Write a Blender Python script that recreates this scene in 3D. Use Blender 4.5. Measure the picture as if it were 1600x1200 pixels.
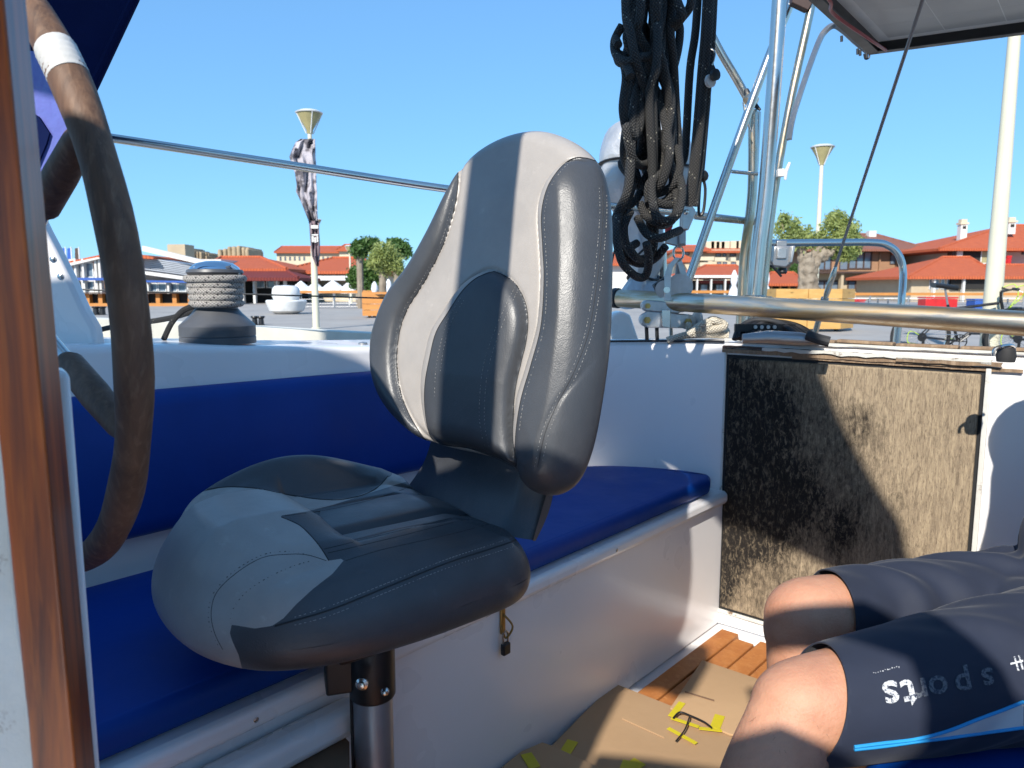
import bpy, bmesh, math, random
import numpy as np
from mathutils import Vector, Matrix
from mathutils.bvhtree import BVHTree
random.seed(7); rng = np.random.default_rng(7)
S = bpy.context.scene
for o in list(bpy.data.objects): bpy.data.objects.remove(o)
R = math.radians
# ------------------------------------------------------------------ camera
F = 1170.0; PITCH = R(7.36); CAM = Vector((0, 0, 1.0))
cd = bpy.data.cameras.new('camera'); cam = bpy.data.objects.new('camera', cd); S.collection.objects.link(cam)
cam.location = CAM; cam.rotation_euler = (R(90) - PITCH, 0, 0)
cd.sensor_width = 36; cd.lens = 36 * F / 1600; cd.clip_start = .02; cd.clip_end = 3000
cd.dof.use_dof = True; cd.dof.focus_distance = 1.35; cd.dof.aperture_fstop = 11
S.camera = cam
# ------------------------------------------------------------------ light
SUN_DIR = Vector((.302, .764, -.60)).normalized()          # the way the light travels
elev = math.asin(-SUN_DIR.z); az = math.atan2(-SUN_DIR.x, -SUN_DIR.y)
W = bpy.data.worlds.new('World'); S.world = W; W.use_nodes = True
nt = W.node_tree; bg = nt.nodes['Background']
sky = nt.nodes.new('ShaderNodeTexSky'); sky.sky_type = 'NISHITA'; sky.sun_disc = False
sky.sun_elevation = elev; sky.sun_rotation = az; sky.air_density = 1.0; sky.dust_density = .0; sky.ozone_density = 6.0; sky.altitude = 0
gm_ = nt.nodes.new('ShaderNodeGamma'); gm_.inputs['Gamma'].default_value = .50; nt.links.new(sky.outputs[0], gm_.inputs['Color'])
ml_ = nt.nodes.new('ShaderNodeVectorMath'); ml_.operation = 'MULTIPLY'; ml_.inputs[1].default_value = (.92, 1.60, 2.22); nt.links.new(gm_.outputs[0], ml_.inputs[0]); nt.links.new(ml_.outputs[0], bg.inputs[0]); bg.inputs[1].default_value = .15
sd = bpy.data.lights.new('sun', 'SUN'); sd.energy = 4.8; sd.angle = R(.55); sd.color = (1, .95, .87)
sun = bpy.data.objects.new('sun', sd); S.collection.objects.link(sun)
sun.rotation_euler = SUN_DIR.to_track_quat('-Z', 'Y').to_euler()
S.view_settings.view_transform = 'Standard'; S.view_settings.look = 'None'
S.view_settings.exposure = .44; S.view_settings.gamma = 1; S.view_settings.use_curve_mapping = False
# ------------------------------------------------------------------ measuring helpers
FW = Vector((0, math.cos(PITCH), -math.sin(PITCH))); UP = Vector((0, math.sin(PITCH), math.cos(PITCH)))
def ray(px, py):
    return Vector((1, 0, 0)) * ((px - 800) / F) + UP * (-(py - 600) / F) + FW
def V(px, py, Y):
    r = ray(px, py); return CAM + r * (Y / r.y)
def VZ(px, py, z):
    r = ray(px, py); return CAM + r * ((z - CAM.z) / r.z)
def VPl(px, py, p0, n):
    r = ray(px, py); return CAM + r * ((Vector(p0) - CAM).dot(n) / r.dot(n))
def pix(p):
    q = Vector(p) - CAM; d = q.dot(FW); return (800 + F * q.x / d, 600 - F * q.dot(UP) / d)
# ------------------------------------------------------------------ mesh helpers
def woff(o):
    v = Vector((0, 0, 0))
    while o is not None: v += o.location; o = o.parent
    return v
def tag(o, label=None, cat=None, group=None, kind=None):
    if label: o['label'] = label
    if cat: o['category'] = cat
    if group: o['group'] = group
    if kind: o['kind'] = kind
    return o
def thing(name, label, cat, loc=(0, 0, 0), group=None):
    o = bpy.data.objects.new(name, None); S.collection.objects.link(o); o.location = loc
    o.empty_display_size = .1
    return tag(o, label, cat, group)
def frame(d):
    d = Vector(d).normalized(); a = Vector((0, 0, 1)) if abs(d.z) < .9 else Vector((1, 0, 0))
    x = d.cross(a).normalized(); return x, x.cross(d).normalized() * 1.0
def smooth_path(pts, k=6, closed=False):
    pts = [Vector(p) for p in pts]; n = len(pts); out = []
    if n < 3: return pts
    m = n if closed else n - 1
    for i in range(m):
        if closed: p0, p1, p2, p3 = pts[i - 1], pts[i], pts[(i + 1) % n], pts[(i + 2) % n]
        else: p0, p1, p2, p3 = pts[max(i - 1, 0)], pts[i], pts[i + 1], pts[min(i + 2, n - 1)]
        for j in range(k):
            t = j / k
            out.append(.5 * ((2 * p1) + (-p0 + p2) * t + (2 * p0 - 5 * p1 + 4 * p2 - p3) * t * t + (-p0 + 3 * p1 - 3 * p2 + p3) * t ** 3))
    if not closed: out.append(pts[-1])
    return out
class MB:
    def __init__(s): s.v = []; s.f = []; s.uv = {}
    def box(s, c, size, M=None, taper=1.0):
        b = len(s.v); c = Vector(c); h = Vector(size) / 2
        for z in (-1, 1):
            k = 1 if z < 0 else taper
            for x, y in ((-1, -1), (1, -1), (1, 1), (-1, 1)):
                p = Vector((x * h.x * k, y * h.y * k, z * h.z)); s.v.append(c + (M @ p if M else p))
        for q in ((0, 3, 2, 1), (4, 5, 6, 7), (0, 1, 5, 4), (1, 2, 6, 5), (2, 3, 7, 6), (3, 0, 4, 7)): s.f.append([b + i for i in q])
        return s
    def tube(s, pts, r, n=10, closed=False, caps=True, flat=None):
        pts = [Vector(p) for p in pts]; m = len(pts); b = len(s.v)
        rr = r if isinstance(r, (list, tuple)) else [r] * m
        d0 = (pts[1] - pts[0]).normalized(); x, y = frame(d0); L = 0
        for i, p in enumerate(pts):
            if closed: d = pts[(i + 1) % m] - pts[i - 1]
            else: d = pts[min(i + 1, m - 1)] - pts[max(i - 1, 0)]
            if d.length > 1e-9:
                d.normalize(); x = (x - d * x.dot(d)).normalized(); y = d.cross(x)
            if i: L += (p - pts[i - 1]).length
            for k in range(n):
                a = 2 * math.pi * k / n
                fx, fy = (1, 1) if not flat else flat
                s.v.append(p + x * (math.cos(a) * rr[i] * fx) + y * (math.sin(a) * rr[i] * fy))
                s.uv[len(s.v) - 1] = (k / n, L / (2 * math.pi * max(rr[i], 1e-4)))
        for i in range(m if closed else m - 1):
            i2 = (i + 1) % m
            for k in range(n):
                k2 = (k + 1) % n; s.f.append([b + i * n + k, b + i * n + k2, b + i2 * n + k2, b + i2 * n + k])
        if caps and not closed:
            s.f.append([b + k for k in range(n)][::-1]); s.f.append([b + (m - 1) * n + k for k in range(n)])
        return s
    def bar(s, a, b_, r, n=10): return s.tube([a, b_], r, n)
    def lathe(s, prof, c=(0, 0, 0), axis=(0, 0, 1), n=24, cap=True):
        c = Vector(c); ax = Vector(axis).normalized(); x, y = frame(ax); b = len(s.v)
        for r, h in prof:
            for k in range(n):
                a = 2 * math.pi * k / n; s.v.append(c + ax * h + (x * math.cos(a) + y * math.sin(a)) * r)
        for i in range(len(prof) - 1):
            for k in range(n):
                k2 = (k + 1) % n; s.f.append([b + i * n + k, b + i * n + k2, b + (i + 1) * n + k2, b + (i + 1) * n + k])
        if cap:
            s.f.append([b + k for k in range(n)][::-1]); s.f.append([b + (len(prof) - 1) * n + k for k in range(n)])
        return s
    def prism(s, poly, off):
        b = len(s.v); n = len(poly); off = Vector(off)
        for p in poly: s.v.append(Vector(p))
        for p in poly: s.v.append(Vector(p) + off)
        s.f.append([b + i for i in range(n)]); s.f.append([b + n + i for i in range(n)][::-1])
        for i in range(n):
            j = (i + 1) % n; s.f.append([b + i, b + j, b + n + j, b + n + i][::-1])
        return s
    def quad(s, *p):
        b = len(s.v); s.v += [Vector(q) for q in p]; s.f.append(list(range(b, b + len(p)))); return s
    def strip(s, A, B):
        b = len(s.v); n = len(A); s.v += [Vector(p) for p in A] + [Vector(p) for p in B]
        for i in range(n - 1): s.f.append([b + i, b + i + 1, b + n + i + 1, b + n + i])
        return s
    def grid(s, P, closed_u=False):
        b = len(s.v); n = len(P); m = len(P[0])
        for r_ in P: s.v += [Vector(p) for p in r_]
        for i in range(n - 1):
            for k in range(m if closed_u else m - 1):
                k2 = (k + 1) % m; s.f.append([b + i * m + k, b + i * m + k2, b + (i + 1) * m + k2, b + (i + 1) * m + k])
        return s
    def sphere(s, c, r, n=12, sc=(1, 1, 1), M=None):
        m = max(6, n // 2 + 1); c = Vector(c); P = []
        for i in range(m + 1):
            th = math.pi * i / m; row = []
            for k in range(n):
                a = 2 * math.pi * k / n
                p = Vector((math.sin(th) * math.cos(a) * r * sc[0], math.sin(th) * math.sin(a) * r * sc[1], math.cos(th) * r * sc[2]))
                row.append(c + (M @ p if M else p))
            P.append(row)
        return s.grid(P, True)
    def build(s, name, mat, parent=None, smooth=35, bevel=0, recalc=True, subsurf=0):
        me = bpy.data.meshes.new(name); off = woff(parent)
        me.from_pydata([p - off for p in s.v], [], s.f)
        if s.uv:
            ul = me.uv_layers.new(name='UVMap')
            for pl in me.polygons:
                us = [s.uv.get(me.loops[l].vertex_index, (0, 0)) for l in pl.loop_indices]
                wrap = max(u[0] for u in us) - min(u[0] for u in us) > .5
                for l, u in zip(pl.loop_indices, us): ul.data[l].uv = (u[0] + 1 if wrap and u[0] < .5 else u[0], u[1])
        if recalc:
            bm = bmesh.new(); bm.from_mesh(me); bmesh.ops.recalc_face_normals(bm, faces=bm.faces); bm.to_mesh(me); bm.free()
        if mat: me.materials.append(mat)
        if smooth:
            for p in me.polygons: p.use_smooth = True
            me.set_sharp_from_angle(angle=R(smooth))
        o = bpy.data.objects.new(name, me); S.collection.objects.link(o)
        if parent: o.parent = parent
        if bevel:
            m = o.modifiers.new('bevel', 'BEVEL'); m.width = bevel; m.segments = 3; m.limit_method = 'ANGLE'; m.angle_limit = R(35)
            for p in me.polygons: p.use_smooth = True
            m.harden_normals = False
        if subsurf:
            m = o.modifiers.new('sub', 'SUBSURF'); m.levels = subsurf; m.render_levels = subsurf
        return o
def rotz(a): return Matrix.Rotation(a, 3, 'Z')
def axes(x, y, z=None):
    x = Vector(x).normalized(); y = Vector(y).normalized(); z = Vector(z).normalized() if z else x.cross(y)
    return Matrix((x, y, z)).transposed()
def copy_tree(o, parent=None):
    c = o.copy(); S.collection.objects.link(c); c.parent = parent
    for ch in list(o.children): copy_tree(ch, c)
    return c
# ------------------------------------------------------------------ materials
def _ramp(nt, lo, hi, c0=(0, 0, 0, 1), c1=(1, 1, 1, 1)):
    r = nt.nodes.new('ShaderNodeValToRGB'); r.color_ramp.elements[0].position = lo; r.color_ramp.elements[1].position = hi
    r.color_ramp.elements[0].color = c0; r.color_ramp.elements[1].color = c1; return r
def noise(nt, co, scale, detail=4, rough=.55, stretch=(1, 1, 1), dist=0):
    mp = nt.nodes.new('ShaderNodeMapping'); mp.inputs['Scale'].default_value = stretch; nt.links.new(co, mp.inputs[0])
    n = nt.nodes.new('ShaderNodeTexNoise'); n.inputs['Scale'].default_value = scale; n.inputs['Detail'].default_value = detail
    n.inputs['Roughness'].default_value = rough; n.inputs['Distortion'].default_value = dist
    nt.links.new(mp.outputs[0], n.inputs['Vector']); return n.outputs['Fac']
def mixc(nt, fac, a, b, mode='MIX'):
    m = nt.nodes.new('ShaderNodeMix'); m.data_type = 'RGBA'; m.blend_type = mode
    if isinstance(fac, (int, float)): m.inputs[0].default_value = fac
    else: nt.links.new(fac, m.inputs[0])
    for k, v in ((6, a), (7, b)):
        if isinstance(v, (tuple, list)): m.inputs[k].default_value = (*v[:3], 1)
        else: nt.links.new(v, m.inputs[k])
    return m.outputs[2]
def math_(nt, op, a, b=0.0, clamp=False):
    m = nt.nodes.new('ShaderNodeMath'); m.operation = op; m.use_clamp = clamp
    for k, v in ((0, a), (1, b)):
        if isinstance(v, (int, float)): m.inputs[k].default_value = v
        else: nt.links.new(v, m.inputs[k])
    return m.outputs[0]
def base(name):
    m = bpy.data.materials.new(name); m.use_nodes = True; nt = m.node_tree; b = nt.nodes['Principled BSDF']
    tc = nt.nodes.new('ShaderNodeTexCoord'); return m, nt, b, tc.outputs['Object']
def bump(nt, b, h, strength, dist=.002):
    bp = nt.nodes.new('ShaderNodeBump'); bp.inputs['Strength'].default_value = strength; bp.inputs['Distance'].default_value = dist
    nt.links.new(h, bp.inputs['Height']); nt.links.new(bp.outputs[0], b.inputs['Normal'])
def mat(name, c, rough=.5, metal=0, c2=None, scale=6, lo=.35, hi=.7, bmp=0, bscale=80, bdist=.002, stretch=(1, 1, 1), coat=0, spec=.5, rvar=.15, detail=4, dirt=None, dscale=3, dlo=.55, dhi=.75, sheen=0, alpha=1, transm=0):
    m, nt, b, co = base(name)
    if c2 is None: c2 = tuple(x * .8 for x in c)
    f = noise(nt, co, scale, detail, .6, stretch); rp = _ramp(nt, lo, hi); nt.links.new(f, rp.inputs[0])
    col = mixc(nt, rp.outputs[0], c, c2)
    if dirt:
        d = noise(nt, co, dscale, 8, .7); r2 = _ramp(nt, dlo, dhi); nt.links.new(d, r2.inputs[0]); col = mixc(nt, r2.outputs[0], col, dirt)
    nt.links.new(col, b.inputs['Base Color'])
    rr = math_(nt, 'ADD', math_(nt, 'MULTIPLY', noise(nt, co, scale * 2.3, 3), rvar * 2), rough - rvar, True)
    nt.links.new(rr, b.inputs['Roughness'])
    b.inputs['Metallic'].default_value = metal; b.inputs['Specular IOR Level'].default_value = spec
    b.inputs['Coat Weight'].default_value = coat; b.inputs['Sheen Weight'].default_value = sheen
    b.inputs['Transmission Weight'].default_value = transm; b.inputs['Alpha'].default_value = alpha
    if bmp: bump(nt, b, noise(nt, co, bscale, 5, .6, stretch), bmp, bdist)
    return m
M = {}
M['gelcoat'] = mat('white gelcoat', (.83, .80, .785), .30, c2=(.79, .765, .75), scale=2, bmp=.06, bscale=5, bdist=.01, dirt=(.52, .48, .42), dscale=5, dlo=.72, dhi=1.0, coat=.2)
M['paint_old'] = mat('old white paint', (.66, .65, .60), .5, c2=(.56, .54, .48), scale=12, bmp=.5, bscale=90, dirt=(.20, .13, .08), dscale=14, dlo=.60, dhi=.66)
M['navy'] = mat('navy vinyl', (.001, .046, .27), .5, c2=(.001, .038, .22), scale=4, bmp=.2, bscale=30, bdist=.003, spec=.25)
def leather(name, c, c2):
    m, nt, b, co = base(name)
    f = noise(nt, co, 9, 6, .65); rp = _ramp(nt, .3, .7); nt.links.new(f, rp.inputs[0])
    col = mixc(nt, rp.outputs[0], c, c2)
    s = noise(nt, co, 26, 8, .75); r2 = _ramp(nt, .60, .78); nt.links.new(s, r2.inputs[0])
    col = mixc(nt, math_(nt, 'MULTIPLY', r2.outputs[0], .3), col, tuple(min(1, x * 1.9) for x in c))
    nt.links.new(col, b.inputs['Base Color'])
    nt.links.new(math_(nt, 'ADD', math_(nt, 'MULTIPLY', noise(nt, co, 20, 4), .25), .27), b.inputs['Roughness'])
    b.inputs['Specular IOR Level'].default_value = .5
    vo = nt.nodes.new('ShaderNodeTexVoronoi'); vo.inputs['Scale'].default_value = 480; nt.links.new(co, vo.inputs['Vector'])
    cr = noise(nt, co, 55, 6, .7, (1, 1, .5), 1.5)
    h = math_(nt, 'ADD', math_(nt, 'MULTIPLY', vo.outputs['Distance'], .35), math_(nt, 'MULTIPLY', cr, 1.3))
    bump(nt, b, h, .28, .0012); return m
M['leather_dark'] = leather('charcoal leather', (.062, .065, .071), (.046, .049, .054))
M['leather_light'] = leather('pale grey leather', (.385, .35, .315), (.31, .285, .26))
M['thread'] = mat('grey thread', (.33, .32, .30), .8)
M['seam'] = mat('dark seam', (.015, .016, .018), .7)
M['black'] = mat('black plastic', (.012, .012, .013), .4, bmp=.1, bscale=200)
M['rubber'] = mat('grey rubber', (.03, .03, .032), .7)
M['winch'] = mat('winch grey', (.085, .088, .095), .42, c2=(.065, .068, .075), scale=10, bmp=.05)
M['alu'] = mat('dull aluminium', (.42, .42, .42), .42, .85, c2=(.35, .35, .36), scale=10)
def steel(name, stain, lo, hi, stretch=(1, 1, 1), c=(.66, .63, .58), rough=.24):
    m, nt, b, co = base(name)
    f = noise(nt, co, 9, 7, .7, stretch, .6); rp = _ramp(nt, lo, hi); nt.links.new(f, rp.inputs[0])
    col = mixc(nt, rp.outputs[0], c, stain); nt.links.new(col, b.inputs['Base Color'])
    b.inputs['Metallic'].default_value = 1
    g = noise(nt, co, 40, 5, .6, stretch)
    nt.links.new(math_(nt, 'ADD', math_(nt, 'MULTIPLY', rp.outputs[0], .22), math_(nt, 'ADD', math_(nt, 'MULTIPLY', g, .12), rough - .06)), b.inputs['Roughness'])
    bump(nt, b, g, .08, .001); return m
M['steel'] = steel('stainless steel', (.42, .33, .22), .62, .85)
M['steel_stained'] = steel('stained steel', (.50, .36, .20), .42, .62, (1, 1, .35), (.60, .55, .47), .22)
M['steel_worn'] = steel('worn traveller tube', (.50, .36, .20), .40, .60, (.35, .35, 3), (.74, .66, .54), .30)
M['wire'] = mat('steel wire', (.30, .30, .31), .4, .8, bmp=.4, bscale=600)
M['wire_black'] = mat('dark lifeline', (.03, .03, .03), .5)
M['chrome'] = mat('chrome cap', (.75, .77, .8), .08, 1, rvar=.03)
M['galv'] = mat('galvanised block', (.48, .48, .47), .38, .8, c2=(.60, .60, .6), scale=30, bmp=.15, bscale=120)
def wood(name, c, c2, c3, stretch, scale=18, rough=.5, coat=0, bmp=.3, lo=.35, hi=.7):
    m, nt, b, co = base(name)
    f = noise(nt, co, scale, 7, .65, stretch, 1.2); rp = _ramp(nt, lo, hi); nt.links.new(f, rp.inputs[0])
    g = noise(nt, co, scale * 5, 4, .6, stretch, .4)
    col = mixc(nt, rp.outputs[0], c, c2); r2 = _ramp(nt, .5, .75); nt.links.new(g, r2.inputs[0])
    col = mixc(nt, math_(nt, 'MULTIPLY', r2.outputs[0], .7), col, c3); nt.links.new(col, b.inputs['Base Color'])
    b.inputs['Roughness'].default_value = rough; b.inputs['Coat Weight'].default_value = coat; b.inputs['Coat Roughness'].default_value = .12
    if bmp: bump(nt, b, g, bmp, .0015)
    return m
M['varnish'] = wood('varnished mahogany', (.40, .082, .004), (.10, .018, .002), (.50, .12, .008), (3, 3, .22), 9, .4, .06, .1, .40, .62)
M['wheel_wood'] = wood('weathered walnut rim', (.19, .10, .055), (.075, .040, .024), (.27, .16, .095), (1, 1, .22), 26, .62, 0, .6)
M['teak_floor'] = wood('oiled teak', (.48, .185, .05), (.38, .13, .034), (.54, .24, .08), (1, 1, 1), 14, .55, 0, .2)
M['teak_grey'] = wood('weathered teak', (.30, .20, .12), (.15, .10, .065), (.42, .31, .21), (1, 1, .12), 24, .8, 0, .9)
M['card'] = mat('cardboard', (.48, .31, .17), .85, c2=(.42, .265, .14), scale=3, bmp=.25, bscale=60, dirt=(.42, .27, .15), dscale=8, dlo=.62, dhi=.8)
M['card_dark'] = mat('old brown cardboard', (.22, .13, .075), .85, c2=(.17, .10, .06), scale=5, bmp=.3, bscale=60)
M['tape'] = mat('yellow tape', (.62, .52, .02), .4, c2=(.55, .45, .02), bmp=.2, bscale=90)
M['brass'] = mat('brass', (.5, .34, .12), .35, .9)
def rope_mat(name, c, c2, fleck, fr=(.0625, .035)):
    m, nt, b, co = base(name)
    uvn = nt.nodes.new('ShaderNodeTexCoord'); uv = uvn.outputs['UV']
    sp = nt.nodes.new('ShaderNodeSeparateXYZ'); nt.links.new(uv, sp.inputs[0])
    u, v = sp.outputs[0], sp.outputs[1]
    a = math_(nt, 'ADD', math_(nt, 'MULTIPLY', u, 8), math_(nt, 'MULTIPLY', v, 8)); d = math_(nt, 'SUBTRACT', math_(nt, 'MULTIPLY', u, 8), math_(nt, 'MULTIPLY', v, 8))
    s1 = math_(nt, 'ABSOLUTE', math_(nt, 'SINE', math_(nt, 'MULTIPLY', a, math.pi))); s2 = math_(nt, 'ABSOLUTE', math_(nt, 'SINE', math_(nt, 'MULTIPLY', d, math.pi)))
    h = math_(nt, 'MULTIPLY', s1, s2); rp = _ramp(nt, .05, .6); nt.links.new(h, rp.inputs[0])
    col = mixc(nt, rp.outputs[0], c2, c)
    # tracer yarns: small bright cells along one diagonal
    fa = math_(nt, 'LESS_THAN', math_(nt, 'FRACT', math_(nt, 'MULTIPLY', a, fr[0])), fr[1])
    fd = math_(nt, 'LESS_THAN', math_(nt, 'FRACT', math_(nt, 'MULTIPLY', d, .5)), .30)
    col = mixc(nt, math_(nt, 'MULTIPLY', fa, fd), col, fleck); nt.links.new(col, b.inputs['Base Color'])
    b.inputs['Roughness'].default_value = .75; bump(nt, b, h, .9, .003); return m
M['rope_black'] = rope_mat('charcoal braided rope', (.055, .052, .048), (.010, .010, .010), (.32, .30, .24))
M['rope_white'] = rope_mat('white rope with black flecks', (.55, .51, .46), (.22, .20, .18), (.01, .01, .01), (.25, .22))
M['rope_cream'] = rope_mat('cream rope', (.70, .64, .52), (.40, .35, .27), (.62, .58, .5))
M['cover'] = mat('silver cover', (.52, .53, .54), .38, .35, c2=(.42, .43, .45), scale=8, bmp=.8, bscale=14, bdist=.015)
M['red'] = mat('red plastic', (.55, .02, .02), .4)
M['red_cable'] = mat('red cable', (.4, .03, .03), .4)
M['white'] = mat('white plastic', (.75, .75, .73), .4)
M['skin'] = None
def skin_mat():
    m, nt, b, co = base('tanned skin')
    f = noise(nt, co, 14, 6, .65); rp = _ramp(nt, .3, .75); nt.links.new(f, rp.inputs[0])
    col = mixc(nt, rp.outputs[0], (.58, .30, .185), (.46, .21, .125))
    s = noise(nt, co, 120, 3, .6); r2 = _ramp(nt, .66, .78); nt.links.new(s, r2.inputs[0])
    col = mixc(nt, math_(nt, 'MULTIPLY', r2.outputs[0], .35), col, (.30, .13, .09)); nt.links.new(col, b.inputs['Base Color'])
    b.inputs['Roughness'].default_value = .56; b.inputs['Subsurface Weight'].default_value = .12; b.inputs['Subsurface Scale'].default_value = .01
    bump(nt, b, math_(nt, 'ADD', noise(nt, co, 260, 5, .6), math_(nt, 'MULTIPLY', noise(nt, co, 45, 6, .7), 2.5)), .5, .0016); return m
M['skin'] = skin_mat()
M['shorts'] = mat('navy polyester', (.012, .018, .038), .8, c2=(.009, .013, .028), scale=6, bmp=.25, bscale=700, bdist=.0006, sheen=.08)
M['shirt'] = mat('dark shirt', (.03, .035, .045), .85, bmp=.2, bscale=300)
M['hair'] = mat('brown hair', (.05, .03, .02), .7, bmp=.6, bscale=150)
M['print'] = None
def worn(name, c, under, lo=.42, hi=.5):
    m, nt, b, co = base(name); f = noise(nt, co, 260, 5, .75); rp = _ramp(nt, lo, hi); nt.links.new(f, rp.inputs[0])
    nt.links.new(mixc(nt, rp.outputs[0], under, c), b.inputs['Base Color']); b.inputs['Roughness'].default_value = .7; return m
M['print'] = worn('cracked white print', (.55, .56, .57), (.03, .04, .07))
M['print_faded'] = worn('faded grey print', (.11, .12, .135), (.022, .03, .055), .45, .52)
M['piping_blue'] = mat('bright blue piping', (.02, .30, .65), .6)
M['white_cloth'] = mat('white mesh cloth', (.6, .6, .6), .8, bmp=.3, bscale=500)
# setting
M['paving'] = mat('grey paving', (.36, .34, .31), .85, c2=(.30, .28, .26), scale=.8, bmp=.4, bscale=8, bdist=.01, dirt=(.16, .15, .14), dscale=.5, dlo=.55, dhi=.8)
M['water'] = mat('harbour water', (.01, .035, .045), .08, bmp=.6, bscale=3, bdist=.05, rvar=.03)
def tiles(name, c, c2, sc=3.2):
    m, nt, b, co = base(name)
    w = nt.nodes.new('ShaderNodeTexWave'); w.wave_type = 'BANDS'; w.bands_direction = 'X'; w.inputs['Scale'].default_value = sc * .55; w.inputs['Distortion'].default_value = .3; nt.links.new(co, w.inputs[0])
    f = noise(nt, co, 3, 6, .75); rp = _ramp(nt, .3, .7); nt.links.new(f, rp.inputs[0])
    col = mixc(nt, rp.outputs[0], c, c2); col = mixc(nt, math_(nt, 'MULTIPLY', w.outputs['Fac'], .35), col, tuple(x * .45 for x in c), 'MIX')
    nt.links.new(col, b.inputs['Base Color']); b.inputs['Roughness'].default_value = .8
    bump(nt, b, w.outputs['Fac'], .6, .06); return m
M['tile'] = tiles('orange roof tiles', (.56, .125, .04), (.42, .085, .03))
M['tile_dark'] = tiles('dark red roof tiles', (.20, .03, .02), (.15, .022, .018))
M['tile_brown'] = tiles('brown roof tiles', (.30, .12, .075), (.22, .085, .055))
M['cream'] = mat('cream render', (.62, .53, .38), .85, c2=(.56, .47, .33), scale=1, bmp=.2)
M['beige'] = mat('beige render', (.48, .38, .25), .85, c2=(.42, .33, .22), scale=1)
M['whitewall'] = mat('white render', (.68, .66, .62), .8, c2=(.6, .58, .54), scale=1)
M['stone'] = mat('castle stone', (.42, .32, .20), .9, c2=(.28, .21, .13), scale=1.5, bmp=.6, bscale=3, bdist=.1)
M['timber'] = wood('brown timber cladding', (.36, .20, .11), (.26, .135, .07), (.42, .25, .15), (.3, 1, 6), 3, .7, 0, .4)
M['timber_orange'] = wood('orange stained timber', (.52, .22, .05), (.44, .17, .035), (.6, .28, .08), (.3, 1, 3), 3, .6, 0, .2)
M['planter'] = wood('yellow pine planter', (.56, .33, .10), (.48, .26, .07), (.64, .42, .16), (.4, .4, 3), 3, .6, 0, .2)
M['glass'] = mat('window glass', (.10, .14, .19), .08, c2=(.20, .25, .30), scale=.7, rvar=.03, spec=.8)
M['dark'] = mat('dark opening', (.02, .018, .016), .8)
M['trim'] = mat('dark brown trim', (.07, .04, .03), .6)
M['fascia_blue'] = mat('blue fascia', (.03, .10, .38), .5)
M['louvre'] = mat('grey louvre roof', (.42, .45, .50), .5, c2=(.35, .38, .43), scale=2)
M['cream_paint'] = mat('cream pole paint', (.66, .62, .47), .4, c2=(.62, .58, .43), scale=3, bmp=.05)
M['lamp_glass'] = mat('lamp cone', (.38, .33, .16), .35)
M['umbrella'] = mat('white canvas', (.80, .80, .80), .85, bmp=.3, bscale=6, bdist=.02)
M['bark'] = mat('olive bark', (.30, .25, .19), .95, c2=(.18, .14, .10), scale=5, stretch=(1, 1, .25), bmp=1, bscale=14, bdist=.04)
def leafmat(name, c, c2):
    m, nt, b, co = base(name); f = noise(nt, co, 2.2, 4); rp = _ramp(nt, .35, .65); nt.links.new(f, rp.inputs[0])
    nt.links.new(mixc(nt, rp.outputs[0], c, c2), b.inputs['Base Color']); b.inputs['Roughness'].default_value = .55
    b.inputs['Transmission Weight'].default_value = 0
    tr = nt.nodes.new('ShaderNodeBsdfTranslucent'); tr.inputs[0].default_value = (*[min(1, x * 1.6) for x in c], 1)
    mx = nt.nodes.new('ShaderNodeMixShader'); mx.inputs[0].default_value = .3
    out = nt.nodes['Material Output']; nt.links.new(b.outputs[0], mx.inputs[1]); nt.links.new(tr.outputs[0], mx.inputs[2]); nt.links.new(mx.outputs[0], out.inputs[0]); return m
M['leaf_olive'] = leafmat('olive leaves', (.34, .38, .12), (.22, .27, .09))
M['leaf_dark'] = leafmat('dark leaves', (.09, .17, .035), (.05, .11, .025))
M['bike_black'] = mat('black bicycle paint', (.012, .012, .014), .35)
M['bike_lime'] = mat('lime cable', (.45, .62, .05), .5)
M['tyre'] = mat('tyre rubber', (.02, .02, .02), .8)
M['banner'] = mat('printed banner cloth', (.10, .09, .10), .8, c2=(.45, .42, .45), scale=3.5, lo=.45, hi=.55, bmp=.6, bscale=5, bdist=.05)
M['banner_low'] = mat('mauve banner cloth', (.22, .16, .18), .8, c2=(.26, .2, .22), scale=3, bmp=.6, bscale=5, bdist=.05)
M['banner_blue'] = mat('blue banner', (.02, .10, .42), .7)
M['vinyl'] = mat('hazy vinyl window', (.11, .13, .40), .22, c2=(.16, .18, .50), scale=5, bmp=.5, bscale=6, bdist=.02, coat=.4)
M['solar_cell'] = mat('solar cell underside', (.50, .49, .46), .35, c2=(.45, .44, .42), scale=3)
M['solar_line'] = mat('busbar line', (.80, .79, .75), .4)
# ================================================================== ground, water
QZ = .05
g = MB().box((0, 650, QZ - 1), (2600, 1286, 2)).build('quay', M['paving'], smooth=0); tag(g, kind='structure')
wt = MB().box((0, 0, -.75), (2600, 300, .1)).build('water', M['water'], smooth=0); tag(wt, kind='structure')
for i in range(6):
    tag(MB().box((-26 + i * 7.5, 7.06, QZ + .03), (7.44, .36, .10)).build('quay_edge', M['timber_orange'] if i < 3 else M['paving'], smooth=0, bevel=.01), kind='structure')
# ================================================================== the yacht's cockpit
yacht = thing('sailing_yacht', 'white sailing yacht cockpit with teak grating sole and weathered lazarette hatch, moored at the quay', 'yacht', (0, 0, 0))
e1 = Vector((.66, .75, 0)).normalized(); e2 = Vector((.75, -.66, 0)).normalized()      # along the boat, and across it towards the helm
B0 = Vector((.032, 1.47, 0)); C0 = Vector((.61, 2.15, 0))
Zv = Vector((0, 0, 1))
def BW(s, t, z): return B0 + e1 * s + e2 * t + Zv * z
E_END = (C0 - B0).dot(e1)
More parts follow.
